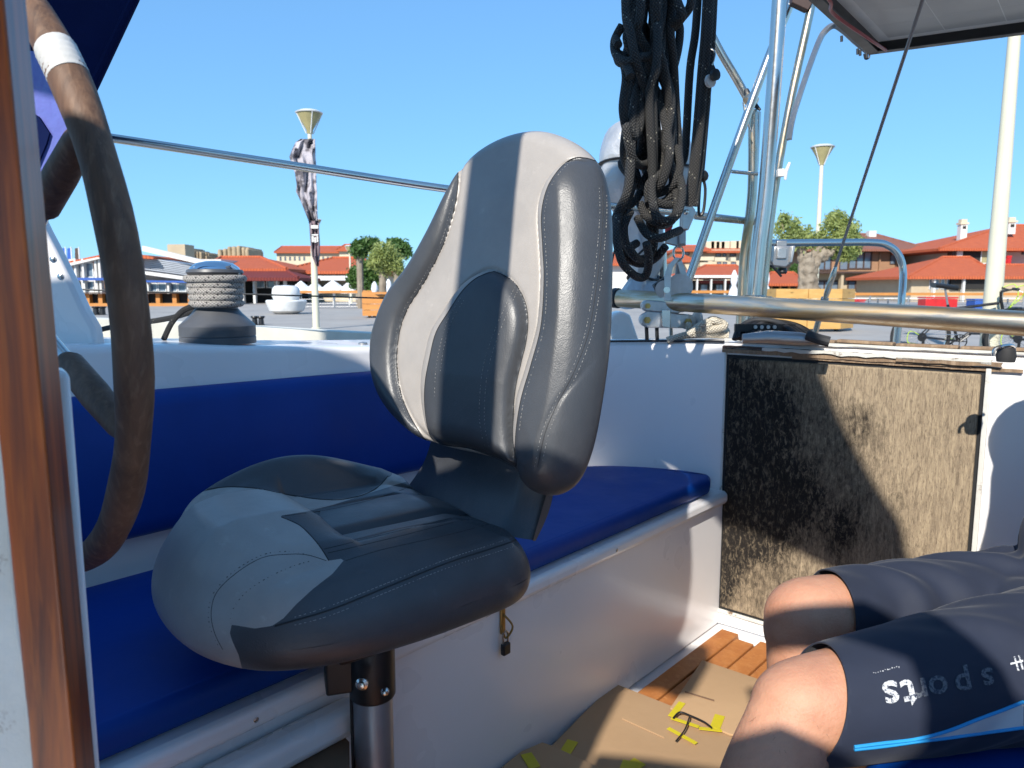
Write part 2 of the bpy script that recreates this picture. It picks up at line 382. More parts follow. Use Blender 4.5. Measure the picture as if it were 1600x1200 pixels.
# sole
MB().box(BW(-.5, .7, -.03), (4.4, 4.0, .05), axes(e1, e2)).build('cockpit_sole', M['gelcoat'], yacht, smooth=0)
grat = thing('grating', None, None); grat.parent = yacht
for k in range(15):
    t0 = .045 + k * .0575; L = 2.0; end = E_END - .075 - (.03 if k % 2 else .0)
    MB().box(BW(end - L / 2, t0 + .026, .012), (L, .052, .022), axes(e1, e2)).build('plank', M['teak_floor'], grat, bevel=.003)
MB().box(BW(E_END - 1.1, .47, .0002), (2.05, .86, .002), axes(e1, e2)).build('grating_gap', M['dark'], yacht, smooth=0)
# bench
MB().box(BW((E_END - 2.2) / 2, -.01, .19), (E_END + 2.2, .02, .38), axes(e1, e2)).build('bench_front', M['gelcoat'], yacht, bevel=.004)
wall_in = [Vector((-1.49, .63, .935)), Vector((-.825, 1.38, .894)), Vector((-.363, 1.905, .849)), Vector((.02, 2.27, .833)), Vector((.12, 2.36, .829)), Vector((.21, 2.385, .828)), Vector((.29, 2.36, .829)), Vector((.61, 2.15, .843)), Vector((1.10, 1.722, .845)), Vector((1.9, 1.02, .845))]
wp = smooth_path(wall_in, 8)
top = MB().prism([BW(-2.2, .012, .38), BW(E_END - .002, .012, .38)] + [Vector((p.x, p.y, .38)) for p in reversed(wp) if (p - B0).dot(e1) < E_END - .01 and (p - B0).dot(e2) < -.01 and True][:] , (0, 0, .03))
top.build('bench_top', M['gelcoat'], yacht, bevel=.006)
MB().box(BW((E_END - 2.2) / 2, .004, .392), (E_END + 2.19, .03, .035), axes(e1, e2)).build('bench_lip', M['gelcoat'], yacht, bevel=.012)
for sx in (-1.55, -.62, .3): MB().lathe([(.004, 0), (.004, .0012), (.002, .002)], BW(sx, .0195, .392), e2, 10).build('screw', M['steel'], yacht)
# step below the lip at the forward end
MB().box(BW(-1.25, .03, .335), (1.6, .05, .05), axes(e1, e2)).build('bench_moulding', M['gelcoat'], yacht, bevel=.018)
# inner wall of the coaming and its top, rounded edge
def outw(i):
    d = wp[min(i + 1, len(wp) - 1)] - wp[max(i - 1, 0)]; d.z = 0; d.normalize(); return Vector((-d.y, d.x, 0))
rows = []
for i, p in enumerate(wp):
    n = outw(i); n = n if i else outw(1); rr = .018
    row = [Vector((p.x, p.y, .0)), Vector((p.x, p.y, p.z - rr))]
    for a in (22, 45, 67, 90): row.append(Vector((p.x, p.y, p.z - rr)) + n * (rr * (1 - math.cos(R(a)))) + Zv * rr * math.sin(R(a)))
    w = .27 if i < 34 else .27 - min(1, (i - 34) / 12) * .20
    row.append(p + n * w + Zv * .004); row.append(p + n * (w + .03) - Zv * .03); row.append(Vector((p.x, p.y, 0)) + n * (w + .06) + Zv * .62)
    rows.append(row)
split = 56  # hatch wall starts here
MB().grid(rows[:split + 1]).build('coaming', M['gelcoat'], yacht, smooth=50, recalc=False)
MB().grid(rows[split:]).build('stern_bulkhead', M['gelcoat'], yacht, smooth=50, recalc=False)
# side deck beyond the coaming, white bulwark at its edge
dk = [BW(-3.2, -.6, .66), BW(3.6, -.6, .62), BW(3.6, -1.32, .60), BW(-3.2, -1.32, .66)]
MB().prism(dk, (0, 0, .03)).build('side_deck', mat('grey nonskid deck', (.34, .33, .32), .8, bmp=.5, bscale=200), yacht, smooth=0)
tp = [(-2.6, 470), (60, 493), (110, 497), (250, 503), (400, 511), (600, 522), (800, 529), (960, 531), (1060, 532)]
A = [V(px, py, 2.5 + .8 * max(0, px) / 1000) for px, py in tp]
bot = [(-2.6, 500), (60, 516), (110, 519), (250, 524), (400, 531), (600, 545), (800, 560), (960, 562), (1060, 563)]
Bq = [V(px, py, 2.5 + .8 * max(0, px) / 1000) for px, py in bot]
mb = MB(); P = []
for a, b in zip(smooth_path(A, 5), smooth_path(Bq, 5)): P.append([b - Zv * .4, b, a - Zv * .012, a, a + Vector((0, .02, .004)), a + Vector((0, .10, .0)), b + Vector((0, .10, -.4))])
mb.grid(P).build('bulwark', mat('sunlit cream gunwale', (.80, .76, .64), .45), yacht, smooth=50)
# stern deck and hull behind the hatch wall
MB().prism([Vector((.55, 2.42, .66)), Vector((1.35, 1.72, .66)), Vector((3.2, .4, .66)), Vector((3.9, 1.6, .66)), Vector((1.9, 3.1, .64)), Vector((.6, 3.35, .64))], (0, 0, .03)).build('stern_deck', mat('stern deck', (.36, .34, .32), .75, bmp=.4, bscale=150), yacht, smooth=0)
# rounded white fairing on the stern deck behind the helm seat
MB().prism([V(958, 536, 2.75), V(950, 505, 2.75), V(958, 490, 2.75), V(972, 486, 2.75), V(985, 492, 2.75), V(1000, 536, 2.75)], (0, .12, 0)).build('fairing', M['gelcoat'], yacht, bevel=.01)
# hatch: opening frame, panel, weathered trim
hq = Vector((.752, -.66, 0)).normalized(); hn = Vector((-.66, -.752, 0)).normalized(); HM = axes(hq, Zv, hq.cross(Zv))
def HW(q, z, o=0): return Vector((C0.x, C0.y, 0)) + hq * q + Zv * z + hn * o
def hbox(name, q0, q1, z0, z1, o0, o1, m, parent=yacht, bevel=.002):
    return MB().box(HW((q0 + q1) / 2, (z0 + z1) / 2, (o0 + o1) / 2), (q1 - q0, z1 - z0, o1 - o0), axes(hq, Zv, hq.cross(Zv))).build(name, m, parent, bevel=bevel)
# weathered hatch panel material: blackened sun-beaten plywood with pale raised grain
m, nt, b, co = base('weathered blackened hatch')
fib = noise(nt, co, 110, 8, .75, (1, 1, .16), .8); fib2 = noise(nt, co, 260, 6, .7, (1, 1, .14), 1.2); crk = noise(nt, co, 105, 8, .78, (1, 1, .45), .7)
r1 = _ramp(nt, .40, .60); nt.links.new(fib, r1.inputs[0])
pale = mixc(nt, r1.outputs[0], (.43, .335, .22), (.28, .215, .145))
rr_ = _ramp(nt, .50, .62); nt.links.new(fib2, rr_.inputs[0]); pale = mixc(nt, math_(nt, 'MULTIPLY', rr_.outputs[0], .6), pale, (.09, .065, .045))
r3 = _ramp(nt, .50, .66); nt.links.new(crk, r3.inputs[0])
dark = mixc(nt, r3.outputs[0], (.016, .013, .011), (.19, .15, .10))
sp = nt.nodes.new('ShaderNodeSeparateXYZ'); nt.links.new(co, sp.inputs[0])
big = noise(nt, co, 3.2, 5, .62, (1, 1, .8), .8)
gx = math_(nt, 'ADD', math_(nt, 'MULTIPLY', math_(nt, 'SUBTRACT', sp.outputs[0], .87), 1.35), math_(nt, 'MULTIPLY', math_(nt, 'SUBTRACT', .5, sp.outputs[2]), -.12))
low = math_(nt, 'MULTIPLY', math_(nt, 'SUBTRACT', .36, sp.outputs[2], True), 1.3)
ed = math_(nt, 'MULTIPLY', math_(nt, 'SUBTRACT', sp.outputs[2], .66, True), 1.2)
mk = math_(nt, 'ADD', math_(nt, 'ADD', math_(nt, 'ADD', big, gx), low), ed); mk = math_(nt, 'ADD', mk, math_(nt, 'MULTIPLY', math_(nt, 'SUBTRACT', crk, .5), .55))
r4 = _ramp(nt, .42, .66); nt.links.new(mk, r4.inputs[0]); nt.links.new(mixc(nt, r4.outputs[0], dark, pale), b.inputs['Base Color'])
b.inputs['Roughness'].default_value = .85; b.inputs['Specular IOR Level'].default_value = .25
bump(nt, b, math_(nt, 'ADD', math_(nt, 'MULTIPLY', fib2, .7), crk), 1.0, .003); M['hatch'] = m
hatch = hbox('hatch', .020, .640, .056, .800, -.004, .010, M['hatch'], bevel=.004)
hbox('hatch_gap', .011, .649, .047, .809, -.006, .0015, M['seam'], bevel=0)
for nm, a in (('hatch_trim', (.649, .660, .05, .815, 0, .010)), ('hatch_trim', (.004, .011, .03, .83, 0, .005)), ('hatch_trim', (.004, .66, .036, .047, 0, .006))):
    hbox(nm, *a, M['paint_old'])
hbox('caulk_bead', .001, .010, .345, .385, .0, .012, M['gelcoat'], bevel=.004)
# splintered cap rail: layered strips along the top of the hatch wall, peeling white over bare teak
def cap_strip(q0, q1, z0, z1, o0, o1, m, wob, name, nseg=26):
    A = []; Bm = []
    random.seed(int(q0 * 97 + z0 * 1000))
    P = []
    for i in range(nseg + 1):
        q = q0 + (q1 - q0) * i / nseg; w = random.uniform(-wob, wob)
        P.append([HW(q, z0 + w, o0), HW(q, z1 + w * .4, o0), HW(q, z1, o1), HW(q, z0, o1), HW(q, z0 + w, o0)])
    return MB().grid(P).build(name, m, yacht, smooth=30)
cap_strip(.00, .62, .815, .826, .012, -.01, M['teak_grey'], .0012, 'cap_strip')
cap_strip(.12, .66, .826, .835, .018, -.02, M['paint_old'], .003, 'cap_strip')
cap_strip(.00, .40, .828, .835, .010, -.02, M['trim'], .003, 'cap_strip')
cap_strip(.20, .72, .8085, .816, .008, -.01, M['teak_grey'], .0008, 'cap_strip')
cap_strip(.46, .68, .820, .829, .018, -.02, M['teak_grey'], .0016, 'cap_strip', 9)
cap_strip(.0, 1.35, .848, .8545, .0, -.012, M['paint_old'], .002, 'cap_strip')
for i in range(9):
    q = .02 + i * .142
    MB().box(HW(q + .07, .8575 + .001 * (i % 3), -.030 - .002 * (i % 2)), (.136, .008, .030), axes(hq, Zv, hq.cross(Zv)) @ Matrix.Rotation(R(random.uniform(-1.5, 1.5)), 3, 'Z')).build('deck_plank', M['teak_grey'], yacht, bevel=.002)
for i in range(9):
    q = .05 + i * .142
    MB().box(HW(q + .07, .851, -.058), (.136, .006, .022), axes(hq, Zv, hq.cross(Zv))).build('deck_plank', M['teak_grey'], yacht, bevel=.002)
cr = smooth_path([HW(.665, .372, .001), HW(.672, .352, .001), HW(.70, .348, .001), HW(.705, .337, .001), HW(.74, .332, .001), HW(.752, .350, .001), HW(.78, .341, .001), HW(.83, .335, .001)], 4)
MB().tube(cr, [.0012 + .0015 * random.random() for _ in cr], 5).build('paint_crack', M['seam'], yacht)
for i in range(12):
    q = .66 + .2 * random.random(); z = .33 + .045 * random.random()
    MB().box(HW(q, z, .0006), (.004 + .010 * random.random(), .002 + .004 * random.random(), .001), axes(hq, Zv, hq.cross(Zv)) @ Matrix.Rotation(random.random(), 3, 'Z')).build('paint_chip', M['trim'], yacht, smooth=0)
# black bead on the coaming edge behind the seat
bd = [p + Zv * .002 for p in wp[36:57]]
MB().tube(bd, .004, 6).build('rubber_bead', M['black'], yacht)
# padded navy cushions -------------------------------------------------
def inset(path, d): return [p for p in path]
seatp = [BW(-2.1, .0, 0), BW(E_END - .09, .0, 0), BW(E_END - .045, -.02, 0), BW(E_END - .035, -.06, 0), BW(E_END - .055, -.16, 0), BW(E_END - .13, -.30, 0), BW(E_END - .25, -.40, 0), BW(E_END - .42, -.45, 0), BW(-.5, -.50, 0), BW(-2.1, -.50, 0)]
def cushion(poly, z0, z1, r, name, label, dome=0):
    # rounded slab: stacked inset outlines (inset towards the centroid line)
    c = sum(poly, Vector()) / len(poly); n = len(poly); P = []
    nr = []
    for i in range(n):
        d = poly[(i + 1) % n] - poly[i - 1]; d.z = 0; d.normalize(); nr.append(Vector((-d.y, d.x, 0)))
    sgn = 1 if sum(((poly[i] + nr[i] * .01 - c).length < (poly[i] - c).length) for i in range(n)) > n / 2 else -1
    for a in range(-90, 91, 15):
        k = r * (1 - math.cos(R(a))); z = (z0 + r + (z1 - z0 - 2 * r) * (0 if a < 0 else 1)) + r * math.sin(R(a))
        P.append([Vector((p.x, p.y, z)) + nn * sgn * k for p, nn in zip(poly, nr)])
    mb = MB().grid(P, True); top = P[-1]; b = len(mb.v)
    mb.f.append([len(mb.v) - n + i for i in range(n)]); mb.f.append([i for i in range(n)][::-1])
    return mb
seatp_s = seatp[:2] + smooth_path(seatp[2:8], 5)[0:] + seatp[8:]
cu = cushion(seatp_s, .412, .462, .020, '', '').build('seat_cushion', M['navy'], None, smooth=60)
tag(cu, 'long navy vinyl seat cushion lying on the bench behind the helm seat', 'cushion')
# back cushion follows the coaming, leaning a little
P = []
idx = [i for i in range(0, 33)]
pw = wp[:31]
for i, p in enumerate(pw):
    n = -outw(max(i, 1)); t = i / (len(pw) - 1)
    zt = (.905 if i == 0 else 0)
    zt = .80 - .018 * t - .012 + (.02 * (1 - t)); zb = .515
    prof = [(.0, zb), (.045, zb), (.062, zb + .012), (.068, zb + .04), (.062, zb + .15), (.050, zt - .03), (.042, zt - .01), (.028, zt), (.003, zt)]
    P.append([Vector((p.x, p.y, z)) + n * o for o, z in prof])
bc = MB().grid(P); L_ = len(P[0]); bc.f.append(list(range(L_))); bc.f.append([(len(P) - 1) * L_ + k for k in range(L_)][::-1])
bc = bc.build('back_cushion', M['navy'], None, smooth=60)
tag(bc, 'tall navy vinyl back cushion standing against the coaming behind the wheel', 'cushion')
# hasp and padlock on the bench front ------------------------------------
pl = VPl(783, 985, B0, e2)
hp = thing('padlock', 'small black padlock on a brass hasp on the white bench front', 'padlock', pl)
bm_ = axes(e1, Zv, e1.cross(Zv))
MB().box(pl + e2 * .004 + Zv * .022, (.012, .055, .006), bm_).build('hasp', M['brass'], hp, bevel=.002)
MB().tube(smooth_path([pl + e2 * .008 + Zv * .035, pl + e2 * .02 + e1 * .012 + Zv * .01, pl + e2 * .012 - Zv * .012, pl + e2 * .01 - e1 * .008 + Zv * .015], 5), .0022, 6).build('lanyard', M['brass'], hp)
MB().tube(smooth_path([pl + e2 * .011 - e1 * .007 - Zv * .022, pl + e2 * .011 - e1 * .007 - Zv * .004, pl + e2 * .011 + Zv * .002, pl + e2 * .011 + e1 * .007 - Zv * .004, pl + e2 * .011 + e1 * .007 - Zv * .022], 5), .0022, 8).build('shackle', M['steel'], hp)
MB().box(pl + e2 * .012 - Zv * .034, (.020, .024, .011), bm_).build('lock_body', M['black'], hp, bevel=.003)
# cardboard on the sole --------------------------------------------------
def sheet(name, label, pts, z, th, m, creases=(), grp=None):
    o = MB().prism([VZ(x, y, z) for x, y in pts], (0, 0, th)).build(name, m, None, smooth=0, bevel=.001); tag(o, label, 'cardboard'); return o
s1 = sheet('cardboard_sheet', 'flat cardboard sheet running from the teak planks under the helm seat, creased across', [(964, 1072), (1047, 1105), (1105, 1128), (1180, 1150), (1300, 1200), (1360, 1300), (700, 1330), (866, 1164), (905, 1124), (931, 1098)], .026, .005, M['card'])
s2 = sheet('cardboard_sheet', 'sunlit cardboard square lying on the teak planks beside the bare shin', [(1097, 1034), (1180, 1062), (1260, 1095), (1235, 1165), (1140, 1150), (1047, 1109)], .032, .005, M['card'])
s3 = sheet('cardboard_sheet', 'rounded cardboard flap curling over the shaded bottom edge between pedestal and tape', [(790, 1197), (815, 1177), (847, 1163), (862, 1168), (931, 1200), (1020, 1260), (1000, 1340), (700, 1340), (740, 1240)], .040, .005, M['card'])
def tapes(parent, segs, z):
    for a, b, w in segs:
        A = VZ(*a, z); Bv = VZ(*b, z); d = (Bv - A).normalized(); n = Vector((-d.y, d.x, 0)) * w / 2
        MB().prism([A - n, Bv - n, Bv + n, A + n], (0, 0, .0012)).build('tape', M['tape'], parent, smooth=0)
tapes(s1, [((895, 1158), (882, 1178), .024), ((1000, 1190), (985, 1200), .03)], .0322)
tapes(s2, [((1066, 1098), (1049, 1120), .016), ((1049, 1122), (1092, 1136), .010), ((1044, 1138), (1088, 1162), .010), ((1125, 1118), (1117, 1138), .022), ((1092, 1138), (1128, 1142), .010)], .0382)
tapes(s3, [((822, 1178), (836, 1200), .024), ((985, 1190), (975, 1215), .03)], .0462)
cbl = smooth_path([VZ(1052, 1122, .045), VZ(1062, 1113, .05), VZ(1078, 1118, .05), VZ(1100, 1128, .05), VZ(1112, 1137, .048)], 5)
c_ = MB().tube(cbl, .0022, 6).tube(smooth_path([VZ(1078, 1118, .05), VZ(1070, 1140, .048), VZ(1056, 1158, .044)], 5), .0018, 6).build('cable_scrap', M['black'], None)
tag(c_, 'short forked black cable lying on the taped cardboard by the near foot', 'cable')
MB().prism([VZ(1070, 1080, .038), VZ(1116, 1094, .038), VZ(1116, 1096, .038), VZ(1070, 1082, .038)], (0, 0, .001)).build('crease', M['card_dark'], s2, smooth=0)
MB().prism([VZ(972, 1122, .0315), VZ(1038, 1152, .0315), VZ(1038, 1153.5, .0315), VZ(972, 1123.5, .0315)], (0, 0, .0015)).build('crease', M['card'], s1, smooth=0)
# brown box corner in the shade under the seat
zc = .30
pb = [(385, 1240), (408, 1188), (452, 1158), (520, 1136), (546, 1165), (560, 1240)]
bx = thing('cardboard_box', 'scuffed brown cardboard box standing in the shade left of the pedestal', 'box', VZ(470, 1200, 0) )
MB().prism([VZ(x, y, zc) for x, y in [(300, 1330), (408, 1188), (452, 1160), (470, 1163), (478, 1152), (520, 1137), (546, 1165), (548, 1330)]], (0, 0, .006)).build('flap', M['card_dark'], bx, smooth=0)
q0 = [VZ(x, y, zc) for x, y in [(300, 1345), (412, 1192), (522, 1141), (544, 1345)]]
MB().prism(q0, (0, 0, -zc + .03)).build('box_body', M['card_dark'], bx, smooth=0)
# pencil-like trunnion stub on the coaming edge
st_ = V(567, 541, 2.0)
o = MB().lathe([(.0, .012), (.012, .010), (.013, 0), (.013, -.02)], st_ , (0, 0, 1), 14).build('deck_stud', M['alu'], None); tag(o, 'small round grey stud standing on the coaming top left of the seat back', 'deck fitting')
# ================================================================== buildings beyond the quay
def zat(py, Y): return CAM.z - Y * math.tan(math.atan((py - 600) / F) + PITCH)
def xat(px, py, Y): return V(px, py, Y).x
def wallbox(parent, px0, px1, pyt, Y, depth, m, z0=QZ, name='wall'):
    x0, x1 = xat(px0, pyt, Y), xat(px1, pyt, Y); z1 = zat(pyt, Y)
    return MB().box(((x0 + x1) / 2, Y + depth / 2, (z0 + z1) / 2), (abs(x1 - x0), depth, z1 - z0)).build(name, m, parent, smooth=0)
def win(parent, px0, py0, px1, py1, Y, m=None, frame_m=None, mull=0, name='window', out=.06):
    x0, x1 = xat(px0, py0, Y), xat(px1, py0, Y); z1, z0 = zat(py0, Y), zat(py1, Y)
    t = min(.12, (x1 - x0) * .10)
    f = MB()
    f.box(((x0 + x1) / 2, Y - out / 2, z1 - t / 2), (x1 - x0, out, t)); f.box(((x0 + x1) / 2, Y - out / 2, z0 + t / 2), (x1 - x0, out, t))
    for k in range(mull + 2):
        x = x0 + t / 2 + (x1 - x0 - t) * k / (mull + 1); f.box((x, Y - out / 2 - .004, (z0 + z1) / 2), (t, out, z1 - z0 - 2 * t))
    fr = f.build(name, frame_m or M['trim'], parent, smooth=0)
    MB().box(((x0 + x1) / 2, Y - .012, (z0 + z1) / 2), (x1 - x0 - t, .02, z1 - z0 - t)).build('pane', m or M['glass'], fr, smooth=0)
    return fr
def hiproof(parent, px0, px1, pye, pyr, Y, depth, m, over=.5, hipf=.5, name='roof', ridge=None):
    x0, x1 = xat(px0, pye, Y), xat(px1, pye, Y); ze = zat(pye, Y); yc = Y + depth / 2
    zr = zat(pyr, yc)
    if ridge: ra, rb = xat(ridge[0], pyr, yc), xat(ridge[1], pyr, yc)
    else: ra, rb = x0 + (x1 - x0) * hipf * .5, x1 - (x1 - x0) * hipf * .5
    a = [Vector((x0, Y - over, ze)), Vector((x1, Y - over, ze)), Vector((x1, Y + depth + over, ze)), Vector((x0, Y + depth + over, ze))]
    r0, r1 = Vector((ra, yc, zr)), Vector((rb, yc, zr)); t = Vector((0, 0, -.18))
    mb = MB(); mb.quad(a[0], a[1], r1, r0); mb.quad(a[2], a[3], r0, r1); mb.quad(a[1], a[2], r1); mb.quad(a[3], a[0], r0)
    mb.quad(*[p + t for p in a]);
    for i in range(4): mb.quad(a[i], a[(i + 1) % 4], a[(i + 1) % 4] + t, a[i] + t)
    rf = mb.build(name, m, parent, smooth=0, recalc=False)
    rd = MB().tube([r0, r1], .12, 6)
    for c, r_ in ((a[0], r0), (a[1], r1)): rd.tube([c, r_], .10, 6)
    rd.build('ridge_tiles', m, rf, smooth=0); return rf
def chimney(parent, px0, px1, py0, py1, Y, m=None, cap=True):
    x0, x1 = xat(px0, py0, Y), xat(px1, py0, Y); z1, z0 = zat(py0, Y), zat(py1, Y); w = x1 - x0
    mb = MB().box(((x0 + x1) / 2, Y, (z0 + z1) / 2), (w, w, z1 - z0))
    ch = mb.build('chimney', m or M['whitewall'], parent, smooth=0)
    if cap:
        MB().box(((x0 + x1) / 2, Y, z1 + .12), (w * 1.3, w * 1.3, .16)).box(((x0 + x1) / 2, Y, z1 + .32), (w * .9, w * .9, .24)).build('chimney_cap', M['cream'], ch, smooth=0)
        MB().box(((x0 + x1) / 2, Y - w / 2 - .02, z1 - w * .35), (w * .5, .04, w * .4)).build('chimney_vent', M['dark'], ch, smooth=0)
    return ch
# --- hotel clad in brown timber, right of the olive tree
Y = 62
b1 = thing('hotel', 'two-storey hotel clad in brown timber with tall windows, behind the gnarled olive', 'building', V(1360, 470, Y) * 1)
b1.location.z = QZ
wallbox(b1, 1255, 1400, 388, Y, 12, M['timber'], zat(425, Y)); wallbox(b1, 1255, 1400, 425, Y, 11.8, M['beige'])
wallbox(b1, 1400, 1462, 395, Y + 3, 9, M['timber'], zat(428, Y + 3)); wallbox(b1, 1400, 1462, 428, Y + 3, 8.8, M['beige'])
hiproof(b1, 1235, 1442, 390, 366, Y, 12, M['tile_brown'], 1.0, ridge=(1335, 1368)); hiproof(b1, 1400, 1476, 396, 383, Y + 3, 8, M['tile_brown'], .7, ridge=(1415, 1445))
wallbox(b1, 1250, 1374, 424, Y - 1.2, 1.2, M['trim'], zat(427, Y - 1.2), 'balcony_slab')
for a in ((1278, 397, 1300, 423, 1), (1312, 397, 1326, 422, 0), (1326, 392, 1363, 421, 2), (1391, 395, 1401, 413, 0)): win(b1, a[0], a[1], a[2], a[3], Y if a[0] < 1395 else Y, mull=a[4])
for a in ((1276, 438, 1311, 455, 2), (1324, 438, 1361, 455, 2), (1373, 438, 1394, 455, 1), (1432, 404, 1444, 420, 0)): win(b1, a[0], a[1], a[2], a[3], Y if a[0] < 1400 else Y + 3, mull=a[4])
for px in (1317, 1369): wallbox(b1, px - 2, px + 2, 426, Y - 1.0, .5, M['beige'], QZ, 'column')
wallbox(b1, 1402, 1404, 392, Y - .2, .2, M['timber'], QZ, 'corner_post'); wallbox(b1, 1375, 1377, 394, Y - .2, .2, M['timber'], QZ, 'corner_post')
chimney(b1, 1356, 1367, 361, 374, Y + 5, cap=False)
# --- house with loggia and orange roofs on the right
Y = 50
b2 = thing('house', 'white house with orange tiled roofs, open loggia and two tall chimneys on the far right', 'building', V(1530, 470, Y)); b2.location.z = QZ
wallbox(b2, 1500, 1690, 385, Y + 7, 9, M['whitewall']); wallbox(b2, 1425, 1700, 433, Y, 8, M['beige'])
hiproof(b2, 1411, 1556, 432, 402, Y, 8, M['tile'], .6, ridge=(1472, 1515)); hiproof(b2, 1515, 1720, 432, 414, Y + .3, 8, M['tile'], .6, ridge=(1540, 1690))
hiproof(b2, 1455, 1720, 389, 352, Y + 6, 11, M['tile'], 1.0, ridge=(1572, 1680))
wallbox(b2, 1507, 1569, 390, Y + 5.6, .8, M['dark'], zat(412, Y + 5.6), 'loggia'); wallbox(b2, 1488, 1494, 390, Y + 5.5, .6, M['trim'], zat(404, Y + 5.5), 'loggia_post'); wallbox(b2, 1496, 1505, 390, Y + 5.4, .6, M['whitewall'], zat(404, Y + 5.4), 'loggia_post')
win(b2, 1533, 388, 1545, 412, Y + 5.6, M['lamp_glass'], M['white']); win(b2, 1597, 383, 1612, 398, Y + 7)
wallbox(b2, 1522, 1584, 412, Y + 5.0, .3, M['whitewall'], zat(416, Y + 5), 'parapet')
chimney(b2, 1499, 1509, 352, 378, Y + 8); chimney(b2, 1573, 1584, 349, 366, Y + 8)
mb = MB()
for i, px in enumerate((1452, 1461, 1470, 1479, 1500, 1512)): win(b2, px, 436, px + 6, 452, Y, M['glass'], M['white'])
wallbox(b2, 1486, 1545, 436, Y - .2, .2, M['dark'], zat(452, Y - .2), 'shopfront')
wallbox(b2, 1460, 1463, 432, Y - .4, .3, M['white'], QZ, 'post'); wallbox(b2, 1506, 1509, 434, Y - .4, .3, M['white'], QZ, 'post')
rc = thing('plastic_crate', 'stacked red plastic crates on the parapet of the house loggia', 'crates', V(1573, 412, Y + 4.9))
for a in ((1566, 404, 1575, 412), (1575, 404, 1582, 412), (1575, 399, 1583, 404)):
    x0, x1 = xat(a[0], a[1], Y + 4.8), xat(a[2], a[1], Y + 4.8); z1, z0 = zat(a[1], Y + 4.8), zat(a[3], Y + 4.8)
    MB().box(((x0 + x1) / 2, Y + 5.1, (z0 + z1) / 2), (x1 - x0 - .03, .4, z1 - z0 - .02), taper=1.05).build('crate', M['red'], rc, smooth=0)
# --- cream apartment block with orange roofs behind the rope bundle
Y = 82
b3 = thing('apartment_block', 'cream apartment block with balconies and orange roofs seen between the steel tubes', 'building', V(1110, 470, Y)); b3.location.z = QZ
wallbox(b3, 1060, 1170, 390, Y, 12, M['cream']); hiproof(b3, 1090, 1182, 393, 384, Y, 12, M['tile'], 1.0, ridge=(1104, 1160)); hiproof(b3, 1052, 1106, 391, 384, Y - 3, 10, M['tile'], 1.2, ridge=(1068, 1090))
wallbox(b3, 1056, 1100, 392, Y - 2.6, 3, M['cream']); hiproof(b3, 1050, 1084, 407, 399, Y - 7, 4, M['tile'], .5)
for a in ((1069, 393, 1077, 399), (1118, 396, 1127, 401), (1129, 396, 1135, 401), (1140, 396, 1150, 401), (1120, 409, 1127, 413), (1129, 409, 1136, 413), (1142, 409, 1150, 415)): win(b3, a[0], a[1], a[2], a[3], Y if a[0] > 1100 else Y - 2.6)
for px0, px1, py in ((1092, 1116, 401), (1117, 1134, 402), (1142, 1150, 402), (1094, 1112, 410)): wallbox(b3, px0, px1, py, Y - 3.6, 1, M['cream'], zat(py + 6, Y - 3.6), 'balcony')
for px in (1108, 1116, 1124, 1132, 1146, 1155): MB().box(V(px, 385 + (px % 5) * .4, Y + 3), (.9, .9, 1.2)).build('chimney', M['cream'], b3, smooth=0)
# --- restaurant with orange roof, white fascia, dark glass
Y = 52
b4 = thing('restaurant', 'low restaurant with orange roof and white fascia behind the steel arch', 'building', V(1110, 470, Y)); b4.location.z = QZ
wallbox(b4, 1072, 1200, 438, Y, 8, M['dark']); hiproof(b4, 1066, 1172, 431, 415, Y, 8, M['tile'], .6, ridge=(1102, 1150)); wallbox(b4, 1066, 1185, 430, Y - 1, 9, M['whitewall'], zat(434, Y - 1), 'fascia')
wallbox(b4, 1090, 1160, 438, Y - .4, .3, M['tile_dark'], zat(443, Y - .4), 'awning')
for px in (1080, 1090, 1112, 1134, 1150): wallbox(b4, px - 1, px + 1, 436, Y - .9, .25, M['whitewall'], QZ, 'post')
for px in (1094, 1118, 1138): win(b4, px, 444, px + 12, 455, Y)
Y = 54
b5 = thing('pavilion', 'open pavilion with flat-hipped orange roof left of the olive trunk', 'building', V(1225, 470, Y)); b5.location.z = QZ
hiproof(b5, 1182, 1256, 443, 426, Y, 8, M['tile'], .6, ridge=(1205, 1240)); wallbox(b5, 1190, 1250, 445, Y + 3, 4, M['dark'])
for px in (1192, 1206, 1220, 1234, 1247): wallbox(b5, px - 1, px + 1, 443, Y - .3, .25, M['timber_orange'], QZ, 'post')
b6 = thing('house', 'small house roof showing above the trees left of the olive trunk', 'building', V(1215, 470, 90)); b6.location.z = QZ
hiproof(b6, 1196, 1262, 395, 385, 90, 8, M['tile'], .6); wallbox(b6, 1202, 1256, 395, 90, 8, M['whitewall'])
b7 = thing('house', 'white house wall with red roof edge just right of the seat back', 'building', V(965, 470, 60)); b7.location.z = QZ
wallbox(b7, 940, 1012, 412, 60, 8, M['whitewall']); hiproof(b7, 930, 1020, 412, 396, 60, 8, M['tile'], .6)
